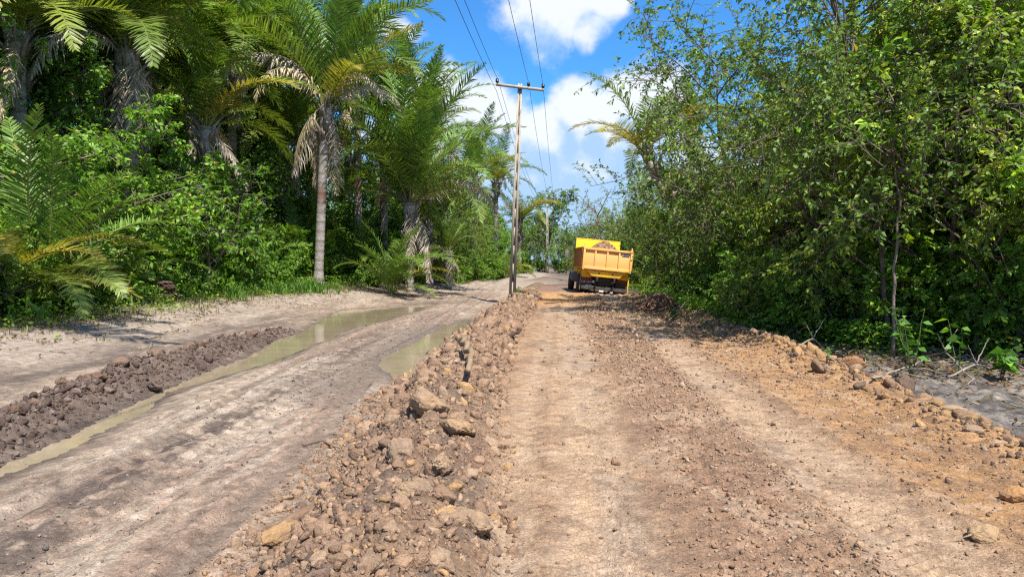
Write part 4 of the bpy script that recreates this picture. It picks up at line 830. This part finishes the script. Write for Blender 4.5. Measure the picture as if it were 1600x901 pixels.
young_plant(1570, 592, .55, 9, .19, 'low spreading plant with broad fresh leaves at the right picture edge', 3)
young_plant(1292, 568, .3, 1, .09, 'tiny seedling with bright leaves left of the rust brown boulder', 4)
young_plant(1052, 500, .3, 6, .12, 'small dark green tuft in front of the root heap', 5, (.04, .12, .03))
young_plant(808, 462, .4, 7, .14, 'small leafy plant growing at the foot of the concrete pole', 6)
young_plant(60, 512, .6, 8, .15, 'leafy weed standing forward on the pale left bank', 7)
stick('sapling', [gp(1398, 14.2), (WX(1398, 14.2), 14.2, 1.2), (WX(1403, 14.2), 14.2, 2.6), (WX(1396, 14.2), 14.3, 3.6)], .034, .016, 'straight slender bare sapling trunk rising in front of the dark hollow', 'sapling', (.3, .24, .19))
for i, (pts, lab) in enumerate([([(1300, 340, 17), (1370, 300, 16), (1440, 330, 15), (1540, 400, 14), (1620, 440, 13.5)], 'long curved grey liana crossing the dark right thicket'), ([(1120, 310, 22), (1180, 275, 20.5), (1250, 235, 19), (1320, 215, 18)], 'bare pale bough in front of the middle right foliage'), ([(1240, 420, 17), (1275, 360, 16.5), (1330, 300, 16.3), (1345, 240, 16.5)], 'twisted pale vine climbing through the right thicket'), ([(1560, 150, 14), (1480, 240, 14.5), (1400, 220, 15), (1340, 290, 15.5)], 'thin arched grey vine high in the right thicket')]):
    stick('vine', [(WX(a, c), c, WZ(b, c)) for a, b, c in pts], .028, .014, lab, 'vine', (.38, .33, .28))

# ---------------------------------------------------------------- utility poles and wires
M_conc = plain('concrete', (.40, .345, .27), .9, spec=.2, dirt=(.2, .185, .16), dscale=2.5, bump=.006, bscale=50)
M_dark = plain('insulator_black', (.015, .015, .018), .25)
M_wire = plain('wire', (.06, .06, .06), .5, metal=.6)
def pole(x, y, z, H, wb, wt, label, lean=0., arm=2.05, roll=0., full=True):
    o = empty('utility_pole', (x, y, z), label, 'utility pole'); o.rotation_euler = (0, lean, 0)
    mb = MB(); n = 12; zs = [0] + [.9 + k * .78 for k in range(int((H - 1.2) / .78))] + [H]
    W = lambda t: wb + (wt - wb) * t / H
    fl = .28   # flange share
    def seg(z0, z1, x0, x1, d):   # tapered box, x0/x1 in half widths
        V = [];
        for zz in (z0, z1):
            w = W(zz) / 2; dd = d * w
            V += [(x0 * w, -dd, zz), (x1 * w, -dd, zz), (x1 * w, dd, zz), (x0 * w, dd, zz)]
        mb.add(V, [[(0, 3, 2, 1), (4, 5, 6, 7), (0, 1, 5, 4), (1, 2, 6, 5), (2, 3, 7, 6), (3, 0, 4, 7)]])
    seg(0, H, -1, -.22, 1.15); seg(0, H, .3, 1, 1.15)
    for a, b in zip(zs[:-1], zs[1:]):
        seg(a + (.1 if a else 0), b - .06, -.219, .299, .8); seg(b - .058, b + .098, -.218, .298, .25) if b < H else None
        seg(b - .16 if b < H else b - .06, b - .06 if b < H else b, -.449, .449, 1.08) if False else None
    link('shaft', mb.mesh('shaft', col=False), M_conc, o)
    if full:
        mb = MB(); az = H - .17; off = arm / 2
        R = Matrix.Rotation(roll, 3, 'Y'); cx = (0.12 * 0) 
        c = np.array([-.0, -.17, az]); mb.box(c + np.array([.0, 0, 0]), (arm, .09, .11), R=np.array(R)); mb.box(c + np.array([0, .05, 0]), (.16, .07, .15))
        link('crossarm', mb.mesh('crossarm', col=False), M_conc, o)
        for u in (-arm / 2 + .05, .36, arm / 2 - .05):
            b = c + np.array(R) @ np.array([u, 0, .055]); mb = MB(); mb.tube([b, b + (0, 0, .05), b + (0, 0, .06), b + (0, 0, .1), b + (0, 0, .11), b + (0, 0, .17), b + (0, 0, .2)], [.05, .05, .075, .07, .06, .065, .035], 12); link('insulator', mb.mesh('insulator', True, False), M_dark, o)
    return o
PX, PY = WX(800, 32.5), 32.5; pz = Hz(PX, PY) - .1; PH = WZ(134, 32.5) - pz
pole(PX, PY, pz, PH, .30, .18, 'near leaning concrete power pole with a crossarm and three black insulators', lean=rad(2.1), roll=rad(4.5))
fx, fy = WX(855, 90), 90; pole(fx, fy, Hz(fx, fy), 8.6, .3, .2, 'distant pale concrete pole at the bend left of the truck', arm=2.2)
def wire(p0, p1, p2, sag, label):
    mb = MB(); pts = []
    for a, b, s in ((p0, p1, sag), (p1, p2, sag * 1.6)):
        a = np.array(a); b = np.array(b); t = np.linspace(0, 1, 24)
        for k in t: pts.append(a * (1 - k) + b * k - np.array((0, 0, 4 * s * k * (1 - k))))
    pts = np.array(pts); pts = np.delete(pts, 24, axis=0); mb.tube(pts, .009, 5); tag(link('overhead_wire', mb.mesh('wire', True, False), M_wire), label, 'wire', 'overhead wires on the power pole')
for (px, py, lab, dzz) in [(779, 131, 'leftmost overhead wire resting on the left insulator', 0), (776, 146, 'lower left overhead wire slung under the crossarm tip', 0), (826, 136, 'middle overhead wire on the insulator right of the pole top', 0), (848, 139, 'rightmost overhead wire on the right insulator', 0)]:
    xx = WX(px, PY) ; zz = WZ(py, PY); off = (xx - .33)
    wire((xx - 2.9 - .1 * off, PY - 42, zz + .2), (xx, PY - .2, zz), (fx + off * .9, fy, 8.9 + (zz - 9.1)), .55, lab)

# ---------------------------------------------------------------- truck
M_org = plain('faded_orange_paint', (.85, .43, .115), .55, spec=.3, dirt=(.72, .43, .2), dscale=1.2)
M_orgshade = plain('dusty_shaded_orange_paint', (.5, .22, .06), .65, spec=.25, dirt=(.35, .18, .09), dscale=1.5)  # shade on the side panels mixed into the orange, with dust mottling over it
M_yel = plain('bright_yellow_paint', (.85, .58, .008), .45, spec=.35, dirt=(.7, .46, .05), dscale=1.2)
M_yel2 = plain('dusty_yellow_paint', (.85, .52, .03), .5, dirt=(.45, .27, .1), dscale=1.3)
M_blk = plain('black_steel', (.02, .02, .022), .6, dirt=(.06, .05, .045), dscale=3)
M_flap = plain('mud_flap', (.03, .028, .027), .8, dirt=(.13, .1, .08), dscale=3)
M_tyre = plain('tyre_rubber', (.022, .02, .02), .85, dirt=(.1, .075, .055), dscale=4)
M_grey = plain('dusty_steel', (.14, .125, .115), .7, dirt=(.2, .16, .13), dscale=3)
M_red = plain('lamp_red', (.35, .01, .01), .25); M_white = plain('white_plate', (.6, .6, .6), .4); M_rim = plain('rim_steel', (.3, .28, .25), .5)
M_blue = plain('plate_blue', (.1, .14, .35), .4); M_glass = plain('cab_glass', (.02, .025, .03), .08)
def truck():
    T0 = empty('dump_truck', (4.47, 37., -.12), 'yellow and orange dump truck loaded with soil, seen from behind and leaning right', 'truck'); T0.rotation_euler = (0, rad(5.6), rad(.6))
    def part(name, mb, mat, par=T0, smooth=False, bev=.006):
        o = link(name, mb.mesh(name, smooth, False), mat, par)
        if bev and not smooth: m = o.modifiers.new('b', 'BEVEL'); m.width = bev; m.segments = 2; m.limit_method = 'ANGLE'
        return o
    w = 1.2; z0, z1 = 1.28, 2.26; Lb = 4.3
    # bed: floor, two sides with ribs
    mb = MB(); mb.box((0, Lb / 2 + .05, z0 + .04), (2 * w - .12, Lb - .1, .08)); part('bed_floor', mb, M_org)
    for s in (-1, 1):
        mb = MB(); mb.box((s * (w - .03), Lb / 2, (z0 + z1) / 2), (.04, Lb - .02, z1 - z0)); mb.box((s * (w - .005), Lb / 2, z1 + .03), (.12, Lb, .07)); mb.box((s * (w + .01), Lb / 2, z0 + .05), (.08, Lb, .1))
        for k in range(6): mb.box((s * (w + .015), .06 + k * (Lb - .12) / 5, (z0 + z1) / 2 + .02), (.075, .09, z1 - z0 - .12))
        part('side_panel', mb, M_orgshade)
    # tailgate
    mb = MB(); mb.box((0, -.03, (z0 + z1) / 2), (2 * w - .1, .04, z1 - z0 - .04)); mb.box((0, -.07, z1 + .0), (2 * w - .06, .13, .1)); mb.box((0, -.065, z0 + .05), (2 * w - .06, .11, .13))
    for s in (-1, 1): mb.box((s * (w - .05), -.067, (z0 + z1) / 2 + .03), (.1, .12, z1 - z0 + .16)); mb.tube([(s * (w - .05), -.067, z1 + .1), (s * (w - .05), -.067, z1 + .2)], [.03, .03], 8)
    for k in (-.6, -.02, .56): mb.box((k, -.075, (z0 + z1) / 2 + .01), (.065, .08, z1 - z0 - .17))
    tg = part('tailgate', mb, M_org)
    mb = MB(); mb.box((.87, -.058, z1 - .19), (.36, .01, .12)); part('sticker', mb, M_white, tg, bev=0)
    mb = MB(); mb.box((.9, -.064, z1 - .205), (.26, .006, .05)); part('sticker_band', mb, M_blue, tg, bev=0)
    # headboard
    mb = MB(); mb.box((0, Lb + .03, (z0 + 2.84) / 2), (2 * w, .05, 2.84 - z0)); mb.box((0, Lb + .25, 2.87), (2 * w, .5, .05)); part('headboard', mb, M_yel)
    # soil load
    n = 60; X, Y = np.meshgrid(np.linspace(-w + .06, w - .06, n), np.linspace(.03, Lb - .02, n)); hz = 2.1 + .0 * X
    hz = 2.06 + .66 * np.exp(-((X - .12) / .72) ** 2 - ((Y - 2.6) / 1.1) ** 2) + .06 * np.clip(1 - cell(X * 7, Y * 7, 3), 0, 1) + .07 * fbm(X * 3, Y * 3, 5, 4)
    hz = np.where((Y < .1), np.minimum(hz, 2.1), hz); i = (np.arange(n - 1)[:, None] * n + np.arange(n - 1)[None]).ravel()
    o = link('soil_load', mesh_np('soil_load', np.stack([X, Y, hz], -1).reshape(-1, 3), [np.stack([i, i + 1, i + n + 1, i + n], -1)], np.broadcast_to(np.array((.36, .20, .115)), (n * n, 3)), True), M_rock, T0)
    mb = MB(); rr = np.random.default_rng(3)
    for k in range(260):
        x = rr.normal(.12, .42); y = rr.normal(2.5, .9); 
        if abs(x) > 1.05 or not .2 < y < 4.1: continue
        z = 2.08 + .66 * math.exp(-((x - .12) / .72) ** 2 - ((y - 2.6) / 1.1) ** 2); V, Fc = ROCKV[2][rr.integers(14)]; mb.add(V * rr.uniform(.025, .07) @ rotm(rr).T + (x, y, z + .02), [Fc], np.array((.40, .225, .125)) * rr.uniform(.7, 1.2))
    link('load_crumbs', mb.mesh('load_crumbs', True), M_rock, o)
    # trapezoid cross member with two holes (dark discs recessed)
    mb = MB(); mb.prism([(-.95, 1.2), (.98, 1.2), (.66, .93), (-.66, .93)], 1, .0, .05); cm = part('rear_apron', mb, M_yel2)
    for x in (-.33, .33): mb = MB(); mb.tube([(x, -.008, 1.1), (x, .02, 1.1)], [.042, .042], 14); part('bolt_hole', mb, M_blk, cm, bev=0)
    mb = MB(); mb.box((0, .03, 1.22), (2.1, .08, .05)); part('hinge_bar', mb, M_orgshade)
    # chassis
    mb = MB()
    for s in (-1, 1): mb.box((s * .42, 3.3, .82), (.09, 7., .24))
    for y in (.3, 1.8, 3.2, 4.6): mb.box((0, y, .82), (.8, .12, .2))
    for s in (-1, 1): mb.box((s * .45, .28, .55), (.07, .1, .7))
    part('chassis', mb, M_blk)
    mb = MB()
    for y in (1.3,): mb.tube([(-.95, y, .52), (-.25, y, .52), (-.2, y, .52), (.2, y, .52), (.25, y, .52), (.95, y, .52)], [.08, .08, .2, .2, .08, .08], 14)
    mb.box((0, .6, .62), (.7, .5, .3)); part('rear_axle', mb, M_blk)
    mb = MB(); mb.box((0, .12, .36), (2.25, .12, .17)); part('rear_bumper', mb, M_flap)
    mb = MB(); mb.box((-.14, .05, .24), (.22, .01, .09)); part('licence_plate', mb, M_white)
    mb = MB(); mb.box((.36, .05, .22), (.12, .01, .07)); part('reflector', mb, M_white)
    # fenders, flaps
    for s in (-1, 1):
        mb = MB(); mb.box((s * .9, .42, 1.02), (.5, .05, .36)); mb.prism([(.3, .95), (.45, 1.2), (2.1, 1.2), (2.3, .95), (2.26, .95), (2.08, 1.16), (.48, 1.16), (.34, .95)], 0, s * .66, s * 1.16); part('fender', mb, M_yel2)
        mb = MB(); mb.box((s * .86, .38, .6), (.58, .025, .5)); f = part('mud_flap', mb, M_flap)
        mb = MB()
        for k in range(4): mb.box((s * .86 - .2 + k * .13, .335, .78), (.1, .05, .07))
        part('tail_light', mb, M_red)
        mb = MB(); mb.box((s * 1.18, .36, .62), (.05, .08, .78)); part('flap_post', mb, M_yel2 if s > 0 else M_grey)
    cu = bpy.data.curves.new('flap_text', 'FONT'); cu.body = 'TOP TEMA'; cu.size = .12; cu.extrude = .003; cu.align_x = 'CENTER'
    tx = bpy.data.objects.new('flap_lettering_src', cu); COL.objects.link(tx); dg = bpy.context.evaluated_depsgraph_get(); me = bpy.data.meshes.new_from_object(tx.evaluated_get(dg)); bpy.data.objects.remove(tx)
    lt = link('lettering', me, M_white, f.parent); lt.rotation_euler = (PI / 2, 0, 0); lt.location = (-.86, .362, .6); 
    mb = MB(); mb.box((-.75, .34, .46), (.3, .02, .08)); part('reflector', mb, M_white)
    # wheels
    def wheel(x, y, r=.5, wd=.26):
        mb = MB(); h = wd / 2; t = [(-h, r * .6), (-h, r * .9), (-h * .8, r), (h * .8, r), (h, r * .9), (h, r * .6)]
        mb.tube([(x + a, y, r) for a, _ in t], [b for _, b in t], 32, caps=False)
        for k in range(34):
            a = k * 2 * PI / 34; mb.box((x, y + math.cos(a) * r, r + math.sin(a) * r), (wd * .86, .05, .03), R=np.array(Matrix.Rotation(a + PI / 2, 3, 'X')))
        o = part('wheel', mb, M_tyre, smooth=False, bev=0)
        mb = MB(); mb.tube([(x - h * .7, y, r), (x - h * .6, y, r), (x, y, r), (x + h * .6, y, r), (x + h * .7, y, r)], [r * .3, r * .6, r * .55, r * .6, r * .3], 24); part('rim', mb, M_rim, o, bev=0)
    for s in (-1, 1):
        wheel(s * .80, 1.3); wheel(s * 1.10, 1.3); wheel(s * 1.12, 5.75, .5, .28)
    # cab
    mb = MB(); mb.box((.05, 5.75, 1.6), (2.05, 1.9, 1.7)); mb.box((.05, 6.9, 1.25), (1.8, .7, .9)); mb.box((.05, 5.7, 2.48), (1.9, 1.6, .08)); cab = part('cab', mb, M_yel, bev=.05)
    mb = MB(); mb.box((0, 4.795, 2.1), (1.3, .02, .5)); part('rear_window', mb, M_glass, cab, bev=0)
    mb = MB(); mb.box((0, 6.71, 2.1), (2.0, .02, .6)); part('windscreen', mb, M_glass, cab, bev=0)
    for s in (-1, 1):
        mb = MB(); mb.box((s * 1.03 + .05, 5.9, 2.1), (.02, 1.0, .55)); part('side_window', mb, M_glass, cab, bev=0)
        mb = MB(); mb.tube([(s * 1.15, 6.5, 2.35), (s * 1.45, 6.55, 2.3), (s * 1.45, 6.55, 1.8), (s * 1.15, 6.5, 1.7)], .015, 6); mb.box((s * 1.47, 6.53, 2.02), (.2, .05, .42)); part('side_mirror', mb, M_grey, cab)
    mb = MB(); mb.tube([(-1.1, 3.2, .8), (-1.1, 4.3, .8)], [.28, .28], 20); part('fuel_tank', mb, M_grey, smooth=False)
truck()

# ---------------------------------------------------------------- sky, sun, camera
SUN_EL = rad(59); SUN_AZ = rad(152)   # azimuth clockwise from +Y (to the right, a little behind the camera)
w = bpy.data.worlds.new('World'); SC.world = w; w.use_nodes = True; nt = w.node_tree; nt.nodes.clear()
out = N(nt, 'ShaderNodeOutputWorld'); bg = N(nt, 'ShaderNodeBackground'); L(nt, bg.outputs[0], out.inputs[0]); bg.inputs[1].default_value = .11
sky = N(nt, 'ShaderNodeTexSky', sky_type='NISHITA'); sky.sun_disc = False; sky.sun_elevation = SUN_EL; sky.sun_rotation = SUN_AZ; sky.altitude = 0; sky.air_density = 1.; sky.dust_density = .2; sky.ozone_density = 2.5
tc = N(nt, 'ShaderNodeTexCoord'); d = vmath(nt, 'NORMALIZE', tc.outputs['Generated']).outputs[0]
skc = mixc(nt, 'MULTIPLY', 1., sky.outputs[0], (.28, .69, 1.05))
def dirp(px, py):
    v = Vector(((px - 800) / F, 1, (HY - py) / F)); return v.normalized()
CL = [(1010, 190, 75, 1.1), (680, 150, 60, 1.1), (640, 260, 90, 1.3), (820, 345, 60, 3.2), (620, 40, 26, 1.8), (895, 190, 70, 1.0), (945, 200, 62, 1.), (985, 235, 70, 1.), (850, 225, 70, 1.), (745, 185, 80, 1.0), (700, 230, 90, 1.1), (800, 285, 100, 1.9), (930, 290, 95, 1.3), (865, 20, 66, 1.35), (915, 50, 34, 1.1), (935, 10, 40, 1), (640, 420, 130, 2), (900, 400, 120, 3), (1120, 330, 120, 1.6), (300, 330, 140, 2.5)]
sp_ = N(nt, 'ShaderNodeSeparateXYZ'); L(nt, d, sp_.inputs[0])
def nz_(v, sc, det, ro=.55):
    return noise(nt, v, sc, det, ro)
def field(v, det):
    wv = N(nt, 'ShaderNodeTexNoise'); L(nt, v, wv.inputs['Vector']); wv.inputs['Scale'].default_value = 6; wv.inputs['Detail'].default_value = 3
    off = vmath(nt, 'MULTIPLY', vmath(nt, 'SUBTRACT', wv.outputs['Color'], (.5, .5, .5)).outputs[0], (.10, .10, .07)).outputs[0]
    vw = vmath(nt, 'ADD', v, off).outputs[0]; f = None
    for px, py, r, sx in CL:
        c = dirp(px, py); u = vmath(nt, 'MULTIPLY', vmath(nt, 'SUBTRACT', vw, tuple(c)).outputs[0], (1 / sx, 1 / sx, 1)).outputs[0]; ln = vmath(nt, 'LENGTH', u).outputs['Value']
        t = math_(nt, 'SUBTRACT', 1., math_(nt, 'DIVIDE', ln, r / F)); f = t if f is None else math_(nt, 'MAXIMUM', f, t)
    n1 = math_(nt, 'MULTIPLY', math_(nt, 'SUBTRACT', nz_(v, 13, det, .6), .5), 1.25)
    n2 = math_(nt, 'MULTIPLY', math_(nt, 'SUBTRACT', nz_(v, 38, 3, .6), .5), .45)
    f = math_(nt, 'ADD', f, math_(nt, 'ADD', n1, n2))
    away = math_(nt, 'SUBTRACT', .3, math_(nt, 'MULTIPLY', sp_.outputs[1], 1.2))
    gm = math_(nt, 'ADD', math_(nt, 'MULTIPLY', math_(nt, 'SUBTRACT', nz_(v, 2.2, 6), .5), 3.), math_(nt, 'MINIMUM', away, .0))
    return math_(nt, 'MAXIMUM', f, gm)
f = field(d, 8); fu = field(vmath(nt, 'ADD', d, (.012, 0, .030)).outputs[0], 5)
mask = N(nt, 'ShaderNodeMapRange', interpolation_type='SMOOTHSTEP'); L(nt, f, mask.inputs[0]); mask.inputs[1].default_value = -.10; mask.inputs[2].default_value = .40
thick = math_(nt, 'SUBTRACT', f, fu)
b = math_(nt, 'ADD', math_(nt, 'MULTIPLY', thick, 1.0), math_(nt, 'MINIMUM', math_(nt, 'MULTIPLY', math_(nt, 'SUBTRACT', sp_.outputs[2], .11), 5.5), .5))
b2 = N(nt, 'ShaderNodeMapRange', interpolation_type='SMOOTHSTEP'); L(nt, b, b2.inputs[0]); b2.inputs[1].default_value = .05; b2.inputs[2].default_value = .72
cc = mixc(nt, 'MIX', b2.outputs[0], (2.4, 3.5, 5.0), (4.9, 5.1, 5.4))
L(nt, mixc(nt, 'MIX', math_(nt, 'MULTIPLY', mask.outputs[0], .95), skc, cc), bg.inputs[0])
sl = bpy.data.lights.new('Sun', 'SUN'); sl.energy = 4.9; sl.angle = rad(.5); sl.color = (1, .955, .88); so = bpy.data.objects.new('Sun', sl); COL.objects.link(so)
sd = Vector((math.sin(SUN_AZ) * math.cos(SUN_EL), math.cos(SUN_AZ) * math.cos(SUN_EL), math.sin(SUN_EL))); so.rotation_euler = sd.to_track_quat('Z', 'Y').to_euler()
cam = bpy.data.cameras.new('Camera'); cam.sensor_width = 36; cam.lens = 36 * F / 1600; cam.clip_end = 3000; cam.clip_start = .05; co = bpy.data.objects.new('Camera', cam); COL.objects.link(co)
co.location = (0, 0, CZ); co.rotation_euler = (rad(90) - math.atan((450.5 - HY) / F), 0, 0); SC.camera = co
SC.view_settings.view_transform = 'Standard'; SC.view_settings.look = 'None'; SC.view_settings.gamma = 1; SC.view_settings.use_curve_mapping = False; SC.view_settings.exposure = .87
SC.cycles.max_bounces = 7; SC.cycles.diffuse_bounces = 4; SC.cycles.transmission_bounces = 3; SC.cycles.glossy_bounces = 3
SC.cycles.filter_width = 1.25
try: SC.cycles.use_denoising = False
except Exception: pass
